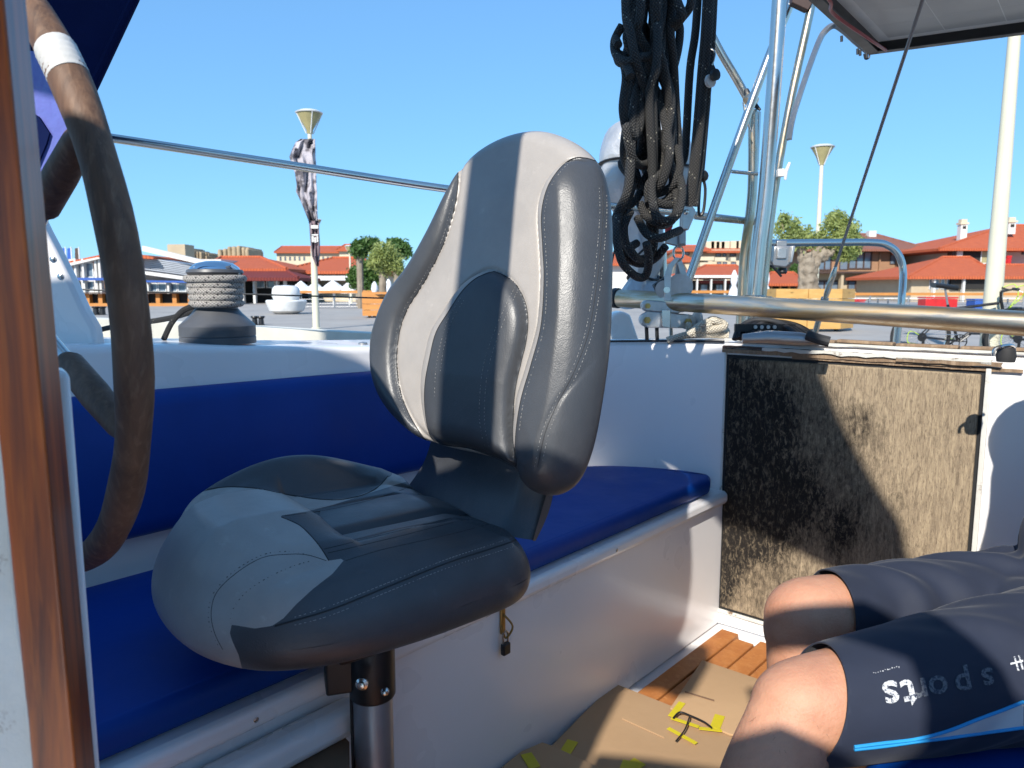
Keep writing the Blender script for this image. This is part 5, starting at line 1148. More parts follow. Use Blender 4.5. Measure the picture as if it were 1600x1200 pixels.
MB().tube([Vt_(1060 + 8 * math.cos(a), 396 + 11 * math.sin(a), -.01) for a in np.linspace(0, 2 * math.pi, 21)[:-1]], .0035, 8, closed=True).build('shackle', M['steel'], db)
MB().prism([Vt_(*p, .0) for p in ((1040, 368), (1072, 358), (1072, 384), (1056, 384), (1040, 380))], (0, .02, 0)).build('swivel', M['alu'], db, bevel=.003)
# cam block above it
cb_ = thing('cam_block', 'grey metal cam block hanging among the ropes above the mainsheet block', 'pulley block', Vt_(1075, 335))
MB().prism([Vt_(*p, -.04) for p in ((1066, 320), (1076, 315), (1086, 326), (1088, 332), (1076, 360), (1065, 358))], (0, .035, 0)).build('cheek', M['galv'], cb_, bevel=.004)
MB().prism([Vt_(*p, -.044) for p in ((1067, 321), (1070, 316), (1079, 316), (1084, 322), (1079, 324))], (0, .045, 0)).build('cap', M['white'], cb_, bevel=.003)
MB().lathe([(4 * s_, 0), (4 * s_, .004), (1.5 * s_, .006)], Vt_(1072, 331, -.041), (0, -1, 0), 12).build('rivet', M['steel'], cb_)
MB().prism([Vt_(*p, -.0) for p in ((1062, 290), (1074, 288), (1074, 306), (1062, 308))], (0, .02, 0)).build('red_clip', M['red'], cb_, bevel=.002); MB().prism([Vt_(*p, .01) for p in ((1040, 354), (1052, 352), (1048, 362), (1041, 363))], (0, .02, 0)).build('red_clip', M['red'], cb_, bevel=.002)
MB().prism([Vt_(*p, -.02) for p in ((1062, 360), (1072, 360), (1072, 382), (1062, 382))], (0, .018, 0)).build('link', M['alu'], cb_, bevel=.003)
# mainsheet falls and hanging coils
ms = thing('mainsheet_falls', 'parallel charcoal mainsheet ropes coming down to the grey cam block', 'rope', V(1090, 150, 1.98))
for i, (x0, x1, x2, x3) in enumerate(((1112, 1102, 1088, 1080), (1106, 1096, 1083, 1074), (1117, 1108, 1093, 1085), (1092, 1078, 1068, 1060))):
    yb = 322 if i < 3 else 250
    MB().tube(smooth_path([V(x0 + 8, -250, 1.96 + i * .012), V(x0 - 3, 20, 1.96 + i * .012), V(x1, 110, 1.97 + .012 * i), V(x2 + 2, 240, 1.98 + .012 * i), V(x3, yb, 2.0)], 6), .0105, 12).build('rope_fall', M['rope_black'], ms)
MB().tube([V(1130, -250, 2.02), V(1112, 60, 2.02), V(1108, 160, 2.03), V(1098, 275, 2.04)], .009, 8, flat=(1, .4)).build('strap', M['black'], ms)
MB().tube(smooth_path([V(1097, 275, 2.03), V(1102, 295, 2.03), V(1099, 330, 2.03), V(1092, 334, 2.03), V(1093, 300, 2.03), V(1095, 278, 2.03)], 5), .004, 8).build('cord_loop', M['black'], ms)
MB().sphere(V(1098, 275, 2.03), .016, 10, (1, .8, 1)).build('knot', M['black'], ms)
sb = thing('small_block', 'small black pulley block with white sheave beside the rope falls', 'pulley block', V(1112, 120, 1.97))
MB().lathe([(.002, 0), (.014, .002), (.014, .012), (.002, .014)], V(1114, 118, 1.95), (.6, -1, 0), 18).build('cheek', M['black'], sb); MB().prism([V(x, y, 1.965) for x, y in ((1108, 104), (1116, 100), (1121, 112), (1119, 130), (1111, 136), (1107, 124))], (0, .016, 0)).build('body', M['black'], sb, bevel=.003)
MB().lathe([(.016, 0), (.013, .004), (.016, .008)], V(1108, 127, 1.96), (.6, -1, 0), 18).build('sheave', M['white'], sb)
MB().tube(smooth_path([V(1111, 76, 1.96), V(1117, 82, 1.96), V(1115, 95, 1.96), V(1112, 102, 1.96)], 4), .0022, 6).build('hook', M['steel'], sb)
co = thing('rope_coil', 'big hanging bundle of charcoal braided rope loops with light tracer flecks', 'rope', V(1010, 150, 1.85))
random.seed(12)
loops = [  # (x left, x right, bottom y, bottom x, depth)
 (975, 1010, 258, 1004, 1.80), (982, 1004, 250, 992, 1.84), (990, 1024, 262, 1012, 1.86), (986, 1040, 300, 1016, 1.83), (978, 1048, 318, 1030, 1.88),
 (1030, 1052, 345, 1040, 1.80), (1020, 1058, 352, 1036, 1.86), (972, 1014, 405, 1002, 1.81), (966, 1020, 412, 1000, 1.85), (1024, 1044, 298, 1036, 1.84), (1000, 1046, 282, 1026, 1.90)]
for k, (xl, xr, yb, xb, dd) in enumerate(loops):
    w = lambda s=5: random.uniform(-s, s)
    tl, tr_ = 985 + (k * 37 % 70), 980 + (k * 53 % 82)
    wide = (xl - 8 if yb > 300 else xl + 2); xl = xl + 8
    pts = [(tl + w(4), -250), (tl + w(4), 0), (tl + w(9) - 4, 60), ((tl + xl) / 2 + w(10), 110 + w(8)), (xl + w(4) + 10, 170 + w(6)), (xl + w(4) + 6, yb * .5 + 85), (wide + w(3), yb - 60), (xb - 16, yb - 12), (xb, yb), (xb + 18, yb - 14), (xr + w(3) + 3, yb - 55), (xr + w(6), yb * .5 + 70), (xr + w(6), 160 + w(8)), ((tr_ + xr) / 2 + w(9), 100 + w(8)), (tr_ + w(6), 50), (tr_ + w(3), 0), (tr_, -250)]
    P = [V(x, y, dd + .05 * math.sin(i * .8 + k) + w(2) * .005) for i, (x, y) in enumerate(pts)]
    MB().tube(smooth_path(P, 7), .0100, 14).build('rope_loop', M['rope_black'], co, smooth=80)
for k, pts in enumerate([[(966, 70), (961, 62), (966, 95), (978, 100), (985, 120)], [(972, 40), (960, 65), (964, 88), (980, 96), (1000, 90), (1020, 88)], [(968, 85), (972, 92), (978, 120), (973, 170), (980, 210)], [(1040, -60), (1058, 0), (1066, 25), (1052, 38), (1040, 60)], [(1065, -60), (1080, 0), (1064, 30), (1050, 45)],
        [(978, 200), (975, 245), (990, 280), (1010, 302), (1035, 300), (1055, 285), (1062, 262), (1058, 230)], [(1035, 205), (1022, 245), (1010, 275), (995, 310), (970, 335), (968, 375), (975, 400), (1000, 412), (1022, 405), (1040, 385)], [(990, 285), (978, 320), (968, 330), (963, 365), (970, 405), (985, 425), (1000, 434), (1010, 428), (1014, 405), (1010, 380)],
        [(1000, 318), (1012, 340), (1035, 348), (1058, 335), (1066, 300), (1060, 270)], [(996, 340), (1010, 365), (1030, 372), (1050, 365), (1062, 360)], [(985, 330), (975, 355), (980, 385), (995, 380)], [(1010, 310), (1040, 320), (1062, 318)]]):
    P = [V(x, y, 1.77 + .012 * k % .08 + .03 * math.sin(i * 1.1 + k)) for i, (x, y) in enumerate(pts)]
    MB().tube(smooth_path(P, 8), .0098, 14).build('rope_loop', M['rope_black'], co, smooth=80)
for k in range(4):
    x = 984 + k * 20; MB().tube(smooth_path([V(x + random.uniform(-4, 4), y, 1.9 + .03 * math.sin(k * 2 + y)) for y in (-250, 0, 60, 110, 160)] + [V(x + random.uniform(-8, 8), 215 + 10 * (k % 3), 1.92)], 6), .0112, 12).build('rope_loop', M['rope_black'], co, smooth=80)
# ================================================================== outboard motor under its cover
om = thing('covered_outboard', 'outboard motor wrapped in a silver cover behind the rope bundle', 'outboard motor', V(1010, 400, 2.5))
Ym = 2.5; km = Ym / F; P = []
secs = [(185, 1008, 14), (190, 1008, 38), (200, 1007, 54), (218, 1009, 64), (240, 1008, 70), (257, 1008, 70), (261, 1008, 67), (265, 1008, 69), (285, 1007, 68), (305, 1004, 60), (322, 1000, 46), (335, 1000, 34), (360, 1004, 30), (390, 1008, 30), (415, 1008, 27), (430, 1006, 22), (434, 1005, 20), (440, 1004, 24), (455, 1003, 33), (470, 1002, 40), (480, 1002, 42)]
for j, (py, cx, r) in enumerate(secs):
    c = V(cx, py, Ym + .12); row = []; r = r * 1.07
    for k in range(40):
        a = 2 * math.pi * k / 40; fold = 1 + .035 * math.sin(a * 5 + j * .35) + (.05 * math.sin(a * 9 + j) if py > 325 else .012 * math.sin(a * 13 + j * .8)); row.append(c + Vector((math.cos(a) * r * km * fold, math.sin(a) * r * km * .85 * fold, .006 * math.sin(a * 4 + j))))
    P.append(row)
MB().grid(P, True).build('silver_cover', M['cover'], om, smooth=80, subsurf=1)
for py, r, cx in ((260, 70, 1008), (433, 22.5, 1005)):
    MB().tube([V(cx, py, Ym + .12) + Vector((math.cos(a) * r * 1.075 * km, math.sin(a) * r * 1.075 * km * .86, .01 * math.sin(a * 2))) for a in np.linspace(0, 2 * math.pi, 41)[:-1]], .0065, 8, closed=True, flat=(1, .7)).build('tie_cord', M['black'], om)
MB().tube(smooth_path([V(978, 415, 2.42), V(1000, 395, 2.41), V(1018, 378, 2.42)], 4), .004, 6).tube(smooth_path([V(1020, 310, 2.42), V(1015, 360, 2.42), V(1019, 410, 2.42)], 4), .008, 6, flat=(1, .4)).build('black_strap', M['black'], om)
MB().bar(V(1036, 380, 2.62), V(1036, 490, 2.62), .012, 10).build('clamp_rod', M['steel'], om)
MB().prism([V(x, y, 2.4) for x, y in ((1022, 445), (1044, 430), (1046, 448), (1030, 462))], (0, .04, 0)).build('clamp', M['black'], om, bevel=.004)
o = MB().tube([V(964, 372, 2.3), V(950, 440, 2.3), V(944, 480, 2.3)], .003, 6).build('thin_line', M['black'], None); tag(o, 'thin black cord running down beside the seat back under the motor cover', 'cord')
# ================================================================== stainless arch with solar panel
ar = thing('stern_arch', 'stainless steel stern arch of several slanting tubes right of the ropes', 'steel arch', V(1185, 480, 2.45))
def arch(pts, w, name='arch_tube', m='steel', Yd=2.5, k=6):
    P = [V(p[0], p[1], Yd if len(p) < 3 else p[2]) for p in pts]; r = w / 2 / F * Yd
    return MB().tube(smooth_path(P, k) if len(P) > 2 else P, r, 20).build(name, M[m], ar, smooth=60)
arch([(1223, -80), (1218, 0), (1208, 150), (1196, 300), (1186, 380), (1178, 464), (1172, 545)], 22, Yd=2.35)
arch([(1275, -40), (1266, 17), (1237, 150), (1213, 281), (1200, 380), (1191, 470)], 12, Yd=2.42, m='steel_stained')
arch([(1262, -50), (1240, -5), (1197, 100), (1140, 255), (1075, 440)], 13, Yd=2.5)
arch([(1176, 172), (1175, 300), (1163, 400), (1158, 484), (1154, 545)], 14, Yd=2.55, m='steel_stained')
arch([(1184, 175), (1178, 300), (1170, 400), (1167, 470)], 10, Yd=2.6)
arch([(1104, 38), (1125, 80), (1150, 122), (1170, 158)], 12, Yd=2.58, m='steel_stained')
arch([(1143, 268), (1184, 272)], 5.5, 'rung', Yd=2.5); arch([(1085, 338), (1178, 347)], 9.5, 'rung', 'steel_stained', Yd=2.58)
arch([(1161, 160), (1166, 185), (1174, 206)], 3, 'stay', Yd=2.5)
MB().tube([V(1166, 140, 2.56), V(1170, 155, 2.55), V(1188, 172, 2.53)], [.008, .014, .004], 8).build('clamp', M['black'], ar)
MB().lathe([(.024, 0), (.024, .02)], V(1171, 160, 2.54), (.5, .2, .85), 12).build('clamp', M['steel_stained'], ar)
for x, y, Yd in ((1178, 466, 2.35), (1190, 468, 2.42), (1158, 480, 2.55)): MB().lathe([(.04, -.012), (.04, .0), (.03, .01)], V(x, y, Yd), n=18).build('foot_flange', M['steel_stained'], ar)
MB().prism([V(x, y, 2.4) for x, y in ((1240, -30), (1278, -30), (1276, -5), (1263, 16), (1238, 4))], (0, .03, 0)).build('gusset', M['trim'], ar, bevel=.003)
P = smooth_path([V(x, y, 2.36) for x, y in ((1233, 218), (1240, 180), (1262, 112), (1280, 64), (1290, 48), (1303, 40), (1318, 48), (1338, 66), (1358, 82))], 5)
MB().tube(P, .020, 4, flat=(1, .45)).build('davit_bar', M['alu'], ar, smooth=0)
for x, y in ((1315, 60), (1340, 80), (1344, 82), (1354, 86)): MB().bar(V(x, y - 4, 2.33), V(x, y + 5, 2.33), .004, 6).build('bolt', M['black'], ar)
MB().tube(smooth_path([V(1350, 84, 2.33), V(1352, 92, 2.33), V(1358, 90, 2.33), V(1358, 80, 2.33)], 4), .0025, 6).build('wire_loop', M['black'], ar)
cl = thing('cleat', 'small white cleat clamped on the right slanting arch tube', 'cleat', V(1225, 270, 2.36))
MB().prism([V(x, y, 2.37) for x, y in ((1216, 264), (1226, 263), (1227, 275), (1216, 276))], (0, .02, 0)).build('cleat_base', M['white'], cl, bevel=.002); MB().tube([V(1227, 281, 2.36), V(1228, 268, 2.36), V(1234, 254, 2.36)], [.004, .006, .004], 8).build('horn', M['white'], cl)
# ring rail aft
ur = MB().tube(smooth_path([V(1196, 380, 2.55), V(1290, 379, 2.6), V(1365, 379, 2.62), V(1390, 385, 2.62), V(1405, 400, 2.62), V(1411, 425, 2.62), V(1409, 465, 2.6), V(1404, 505, 2.6), V(1398, 560, 2.6)], 8), .0125, 14).build('pushpit_rail', M['steel'], None)
tag(ur, 'curved stainless pushpit rail bending down in front of the timber hotel', 'rail')
fl = thing('flood_lamp', 'grey deck flood lamp hanging under the pushpit rail beside the olive trunk', 'lamp', V(1224, 400, 2.55))
MB().prism([V(x, y, 2.5) for x, y in ((1210, 384), (1243, 384), (1236, 412), (1228, 418), (1208, 416), (1204, 408))], (0, .06, 0)).build('housing', M['alu'], fl, bevel=.005)
MB().prism([V(x, y, 2.492) for x, y in ((1215, 387), (1230, 387), (1229, 404), (1214, 404))], (0, .01, 0)).build('lens', M['galv'], fl, bevel=.003)
MB().prism([V(x, y, 2.49) for x, y in ((1206, 384), (1211, 384), (1207, 410), (1204, 408))], (0, .07, 0)).build('side_bracket', M['galv'], fl, bevel=.002); MB().prism([V(x, y, 2.49) for x, y in ((1238, 384), (1243, 384), (1238, 410), (1234, 410))], (0, .07, 0)).build('side_bracket', M['galv'], fl, bevel=.002)
MB().lathe([(.012, 0), (.016, .006), (.014, .02)], V(1222, 428, 2.53), n=14).build('gland', M['black'], fl); MB().tube(smooth_path([V(1196, 418, 2.5), V(1205, 416, 2.5), V(1214, 424, 2.5), V(1221, 432, 2.5)], 4), .004, 6).build('cable', M['black'], fl)
MB().box(V(1219, 381, 2.56), (.035, .035, .02)).build('rail_clamp', M['alu'], fl, bevel=.003)
# solar panel, seen from below
sp_ = thing('solar_panel', 'solar panel seen from below with black frame and pale cell grid, top right corner', 'solar panel', V(1480, 20, 2.0))
zA = V(1366, 66, 2.2).z
c0 = V(1366, 66, 2.2); uA = None
def onz(px, py): return VZ(px, py, zA) if False else None
# plane through three measured corners, slightly tilted
pa, pb_, pc = V(1366, 68, 2.2), V(1640, 30, 1.95), V(1286, -2, 1.86)
na = (pb_ - pa).cross(pc - pa).normalized()
if na.z > 0: na = -na
ux = (pb_ - pa).normalized(); uy = (pc - pa); uy = (uy - ux * uy.dot(ux)).normalized(); Wd, Hd = 1.15, .95
Mx = axes(ux, uy); cen = pa + ux * Wd / 2 + uy * Hd / 2
MB().box(cen - na * .0003, (Wd - .01, Hd - .01, .004), Mx).build('backing_sheet', M['solar_line'], sp_, smooth=0)
sk = uy
for i in range(8):
    for j in range(7):
        MB().box(pa + ux * (.045 + .068 + i * .136) + uy * (.045 + .062 + j * .125) + na * .0005, (.1335, .1225, .003), Mx).build('cell', M['solar_cell'], sp_, smooth=0)
for a, b_, w_, h_ in ((.0, .5, .03, 1), (1, .5, .03, 1), (.5, 0, 1, .03), (.5, 1, 1, .03)):
    c = pa + ux * (Wd * a) + uy * (Hd * b_); MB().box(c + na * .008, (Wd + .03 if w_ == 1 else .03, Hd + .03 if h_ == 1 else .03, .036), Mx).build('frame_bar', M['black'], sp_, bevel=.002)
MB().tube(smooth_path([pa + uy * .9 + ux * .03 + na * .03, pa + uy * .6 + ux * .05 + na * .05, pa + uy * .45 + ux * .02 + na * .04, pa + uy * .2 + ux * .045 + na * .045, pa + uy * .03 + ux * .04 + na * .03], 6), .004, 8).build('red_cable', M['red_cable'], sp_)
# backstay
bs = thing('backstay', 'steel backstay wire with turnbuckle slanting across the sky to the stern', 'wire', V(1280, 500, 2.35))
MB().tube([V(1462, -60, 1.75), V(1440, 5, 1.82), V(1340, 310, 2.2), V(1305, 418, 2.3)], .0045, 8).build('wire', M['wire'], bs)
MB().tube([V(1306, 416, 2.3), V(1302, 428, 2.3), V(1293, 455, 2.32), V(1289, 468, 2.33)], [.005, .009, .009, .007], 10).build('turnbuckle', M['steel_stained'], bs); MB().tube([V(1289, 466, 2.33), V(1286, 476, 2.34)], .013, 6).build('lock_nut', M['galv'], bs); MB().tube([V(1287, 474, 2.34), V(1275, 515, 2.37), V(1271, 530, 2.38)], .009, 10).build('fork', M['steel_stained'], bs)
# cream rope pile and black hose coil on the stern coaming
cp = thing('cream_rope_pile', 'loose heap of cream rope on the coaming beside the traveller car', 'rope', V(1105, 515, 2.3)); random.seed(4)
for k in range(5):
    P = [V(1078 + (i * 11 + k * 7) % 58 + random.uniform(-5, 5), 508 + 9 * math.sin(i * 1.3 + k * 1.1) + k * 1.5, 2.26 + .06 * math.sin(i * .9 + k * 2)) for i in range(8)]
    MB().tube(smooth_path(P, 6), .011, 10).build('rope_strand', M['rope_cream'], cp, smooth=80)
MB().tube([V(1042, 532, 2.25), V(1070, 524, 2.24), V(1100, 522, 2.24), V(1139, 524, 2.22)], .011, 10).build('rope_strand', M['rope_cream'], cp)
hc_ = thing('black_hose_coil', 'flat coil of black hoses with grey fitting on the stern edge above the hatch', 'hose', V(1215, 520, 2.05))
for k in range(9):
    x0 = 1148 + k * 4.5; P = [V(x0, 530 - k * .3, 2.0 - k * .008), V(x0 + 8, 512 - k * .4, 2.03), V(x0 + 30, 500 + k * .3, 2.05), V(x0 + 62, 502 + k * .8, 2.03), V(x0 + 86, 514 + k, 1.98), V(x0 + 102, 528 + k * .3, 1.93)]
    MB().tube(smooth_path(P, 6), .0055 if k % 2 else .008, 8, flat=(1, .8)).build('hose', M['black'] if k % 3 else M['rubber'], hc_, smooth=80)
MB().tube([V(1160, 529, 1.94), V(1200, 527, 1.93), V(1250, 530, 1.9), V(1280, 533, 1.88)], [.012, .018, .018, .010], 12).build('hose_fitting', M['alu'], hc_)
MB().tube(smooth_path([V(1262, 524, 1.88), V(1280, 530, 1.86), V(1296, 534, 1.85)], 4), .013, 10).build('hose_end', M['rubber'], hc_)
MB().box(V(1195, 512, 2.0), (.16, .012, .02)).build('clip_strip', M['black'], hc_)
for k in range(4): MB().lathe([(.005, 0), (.005, .003)], V(1180 + 10 * k, 511, 1.99), (0, -1, 0), 10).build('clip_stud', M['galv'], hc_)
# shackle at the far right
sk_ = thing('deck_shackle', 'steel shackle on a small black base at the right end of the splintered rail', 'shackle', V(1570, 555, 1.5))
MB().lathe([(.016, -.012), (.018, 0), (.015, .016)], V(1572, 556, 1.49), n=14).build('base', M['rubber'], sk_); MB().tube(smooth_path([V(1552, 556, 1.48), V(1554, 546, 1.48), V(1566, 541, 1.48), V(1582, 540, 1.49), V(1585, 548, 1.5)], 5), .0035, 8).build('bow', M['steel'], sk_)
# ================================================================== seated man (mostly right of the frame)
man = thing('person', 'seated man in navy sports shorts, bare knees and shins, at the bottom right', 'person', (.95, 1.1, .40))
def loft(mb, pts, rs, n=24, k=6, up=Zv):
    pts = smooth_path(pts, k); m = len(pts); R_ = []
    ar_ = np.linspace(0, 1, len(rs)); ra = [np.interp(i / (m - 1), ar_, [r[0] for r in rs]) for i in range(m)]; rb = [np.interp(i / (m - 1), ar_, [r[1] for r in rs]) for i in range(m)]
    P = []
    for i, p in enumerate(pts):
        d = (pts[min(i + 1, m - 1)] - pts[max(i - 1, 0)]).normalized(); x = d.cross(up).normalized(); y = x.cross(d).normalized()
        P.append([p + x * math.cos(2 * math.pi * j / n) * ra[i] + y * math.sin(2 * math.pi * j / n) * rb[i] for j in range(n)])
    b = len(mb.v); mb.grid(P, True); mb.f.append([b + j for j in range(n)][::-1]); mb.f.append([b + (m - 1) * n + j for j in range(n)])
    mb.sphere(pts[0], min(rs[0]), 14); mb.sphere(pts[-1], min(rs[-1]), 14)
K1n, A1 = Vector((.385, .93, .445)), Vector((.13, .77, .13)); H1 = Vector((.90, 1.02, .485))
K2n, A2 = Vector((.475, 1.15, .470)), Vector((.435, 1.07, .09)); H2 = Vector((.93, 1.23, .462))
sk = MB(); lat = Vector((0, 1, 0))
for K, A_, Hh, s in ((K1n, A1, H1, -1), (K2n, A2, H2, 1)):
    d = (K - Hh).normalized(); sd_ = (A_ - K).normalized()
    loft(sk, [Hh, Hh.lerp(K, .5) + Zv * (.008 if s < 0 else 0), Hh.lerp(K, .85), K + Zv * .004], [(.080, .080), (.076, .076), (.074, .072), (.070, .069), (.062, .062)] if s < 0 else [(.074, .070), (.070, .064), (.070, .064), (.069, .067), (.062, .062)], up=Zv)
    fwd = Vector((-1, -.2, .1)).normalized()
    loft(sk, [K + Zv * .002, K.lerp(A_, .12), K.lerp(A_, .35) - fwd * .014, K.lerp(A_, .7) - fwd * .004, A_], [(.060, .060), (.056, .058), (.058, .063), (.054, .058), (.039, .043), (.032, .036)], up=fwd)
    sk.sphere(K + d * .008 + Zv * .002, .060, 20, (1, .98, 1))       # kneecap
    sk.sphere(K + d * .026 + sd_ * .018, .044, 16)
    ft = Vector((-.16, -.07, 0)) if s < 0 else Vector((-.18, -.02, 0)); h0 = Vector((A_.x, A_.y, .05))
    loft(sk, [h0 - ft * .3 + Zv * .0, h0, h0 + ft * .55 - Zv * .010, h0 + ft - Zv * .018], [(.032, .035), (.036, .042), (.044, .028), (.038, .018)], up=Zv)
    for j in range(5):
        sdv = Vector((-ft.y, ft.x, 0)).normalized() * (-.03 + .015 * j) * 1.0; L = .05 - .006 * j if s < 0 else .026 + .006 * j
        sk.tube([h0 + ft * .95 + sdv - Zv * .02, h0 + ft * (.95 + L * 3.4) + sdv - Zv * .028], [.011, .009], 8)
# torso, arms, head
loft(sk, [Vector((.98, 1.125, .47)), Vector((1.01, 1.13, .62)), Vector((1.04, 1.13, .80)), Vector((1.03, 1.13, .93)), Vector((1.02, 1.13, 1.0))], [(.16, .12), (.15, .115), (.17, .12), (.185, .105), (.10, .075)], up=Vector((-1, 0, 0)))
loft(sk, [Vector((1.04, 1.13, .98)), Vector((1.05, 1.13, 1.06)), Vector((1.06, 1.13, 1.12))], [(.058, .055), (.052, .052), (.055, .055)], up=Vector((-1, 0, 0)))
hd_ = Vector((1.058, 1.13, 1.165)); sk.sphere(hd_ + Vector((.01, 0, .02)), .1, 26, (1.0, .76, 1.05)); sk.sphere(hd_ + Vector((-.035, 0, -.045)), .062, 20, (1, .88, 1.1))
sk.sphere(hd_ + Vector((-.075, 0, -.085)), .026, 12); sk.tube([hd_ + Vector((-.085, 0, .015)), hd_ + Vector((-.112, 0, -.022)), hd_ + Vector((-.095, 0, -.034))], [.010, .015, .012], 10)
sk.tube([hd_ + Vector((-.088, -.02, -.055)), hd_ + Vector((-.097, 0, -.053)), hd_ + Vector((-.088, .02, -.055))], .009, 8); sk.tube([hd_ + Vector((-.082, -.03, .03)), hd_ + Vector((-.094, 0, .034)), hd_ + Vector((-.082, .03, .03))], .010, 8)
for s in (-1, 1):
    sk.sphere(hd_ + Vector((.015, s * .076, -.015)), .028, 12, (.7, .35, 1.1))
    sh_, el, wr = Vector((1.02, 1.13 + s * .185, .955)), Vector((1.09, 1.13 + s * .25, .70)), Vector((1.13, 1.13 + s * .24, .455))
    loft(sk, [sh_, sh_.lerp(el, .5), el, el.lerp(wr, .5), wr], [(.055, .055), (.045, .048), (.038, .040), (.038, .036), (.024, .028)], up=Vector((-1, 0, 0)))
    sk.box(wr + Vector((.01, 0, -.035)), (.085, .07, .03)); 
    for j in range(4): sk.tube([wr + Vector((.04, -.026 + .017 * j, -.035)), wr + Vector((.085, -.030 + .020 * j, -.035)), wr + Vector((.105 - .006 * abs(j - 1), -.032 + .021 * j, -.042))], [.010, .009, .008], 8)
    sk.tube([wr + Vector((-.0, -s * .03, -.03)), wr + Vector((.03, -s * .06, -.036)), wr + Vector((.05, -s * .07, -.04))], [.012, .011, .009], 8)
body = sk.build('body', M['skin'], man, smooth=0, recalc=False)
for p in body.data.polygons: p.use_smooth = True
rm = body.modifiers.new('remesh', 'REMESH'); rm.mode = 'VOXEL'; rm.voxel_size = .006; rm.use_smooth_shade = True
smm = body.modifiers.new('smooth', 'SMOOTH'); smm.iterations = 9; smm.factor = .5
# shorts: two wide legs and the seat, one garment
st2 = MB()
hemN = K1n + (H1 - K1n).normalized() * .012; hemF = K2n + (H2 - K2n).normalized() * .034
loft(st2, [hemN, hemN.lerp(H1, .35) + Zv * .004, hemN.lerp(H1, .7) + Zv * .006, H1 + Vector((.03, .0, .0))], [(.0750, .0735), (.088, .088), (.098, .100), (.11, .11)], n=48)
loft(st2, [hemF, hemF.lerp(H2, .35), hemF.lerp(H2, .7), H2 + Vector((.03, 0, 0))], [(.0770, .0745), (.085, .082), (.094, .090), (.105, .098)], n=48)
st2.sphere(Vector((.95, 1.125, .475)), .125, 24, (1.0, 1.25, .9)); st2.tube([Vector((.84, 1.03, .47)), Vector((.82, 1.12, .46)), Vector((.85, 1.22, .47))], .085, 20)
loft(st2, [Vector((.965, 1.125, .50)), Vector((.985, 1.13, .63))], [(.185, .14), (.165, .128)], up=Vector((-1, 0, 0)))
shorts = st2.build('shorts', M['shorts'], man, smooth=0, recalc=False)
def cutcaps(o): pass
for p in shorts.data.polygons: p.use_smooth = True
# remove the hem hemispheres that would reach past the hem plane
rm = shorts.modifiers.new('remesh', 'REMESH'); rm.mode = 'VOXEL'; rm.voxel_size = .0055; rm.use_smooth_shade = True
smm = shorts.modifiers.new('smooth', 'SMOOTH'); smm.iterations = 5; smm.factor = .5
# bake, trim at the two hems, add folds in the cloth
dg = bpy.context.evaluated_depsgraph_get(); me2 = bpy.data.meshes.new_from_object(shorts.evaluated_get(dg)); shorts.modifiers.clear(); shorts.data = me2; me2.name = 'shorts'
off = woff(man); bm = bmesh.new(); bm.from_mesh(me2)
for K, Hh, hem, lim in ((K1n, H1, hemN, -1), (K2n, H2, hemF, 1)):
    d = (Hh - K).normalized(); tl = Vector((0, -.12 * 1, 0)); nn = (d + Vector((0, 0, -.38 if lim < 0 else -.12)) + Vector((0, -.12 if lim < 0 else -.05, 0))).normalized()
    mid = (hemN + hemF) / 2
    geom = [f for f in bm.faces if ((f.calc_center_median() + off - mid).y * lim) > -.03 and (f.calc_center_median() + off).x < .66]
    es = set(e for f in geom for e in f.edges); vs = set(v for f in geom for v in f.verts)
    r_ = bmesh.ops.bisect_plane(bm, geom=list(geom) + list(es) + list(vs), plane_co=hem - off + d * .004, plane_no=nn, clear_inner=True)
for v in bm.verts:
    w = v.co + off; s = (w - hemN)
    fx = w.x * 9 + w.y * 16 - w.z * 10
    far = 1 if w.y > 1.09 else .6
    am = .0042 * far * min(1, max(0, (w.x - .50) / .12))
    f = math.sin(fx * 4.2 + 1.5 * math.sin(w.x * 12 + w.z * 9)) + .6 * math.sin(fx * 8.3 - 2 * math.sin(w.y * 17)); 
    v.co += v.normal * (am * f + (.004 * max(0, (w.x - .78) / .1) * math.sin(w.x * 90 + w.y * 40) if w.x > .78 else 0))
bm.to_mesh(me2); bm.free()
for p in me2.polygons: p.use_smooth = True
me2.materials.clear(); me2.materials.append(M['shorts'])
so = shorts.modifiers.new('thick', 'SOLIDIFY'); so.thickness = .0022; so.offset = -1
bvh_s = BVHTree.FromPolygons([v.co + off for v in me2.vertices], [list(p.vertices) for p in me2.polygons])
# shirt over the torso
tsh = MB(); loft(tsh, [Vector((.985, 1.127, .56)), Vector((1.015, 1.13, .70)), Vector((1.04, 1.13, .82)), Vector((1.03, 1.13, .94)), Vector((1.02, 1.13, 1.005))], [(.180, .136), (.168, .132), (.184, .134), (.195, .118), (.11, .085)], up=Vector((-1, 0, 0)), n=32)
for s in (-1, 1): loft(tsh, [Vector((1.02, 1.13 + s * .165, .955)), Vector((1.06, 1.13 + s * .225, .83))], [(.072, .072), (.065, .065)], up=Vector((-1, 0, 0)))
tsh.build('shirt', M['shirt'], man, smooth=70)
MB().sphere(hd_ + Vector((.022, 0, .04)), .107, 20, (1, .8, 1)).build('hair', M['hair'], man, smooth=80)
for s in (-1, 1): MB().sphere(hd_ + Vector((-.078, s * .032, .012)), .011, 12).build('eye', M['white'], man, smooth=80)
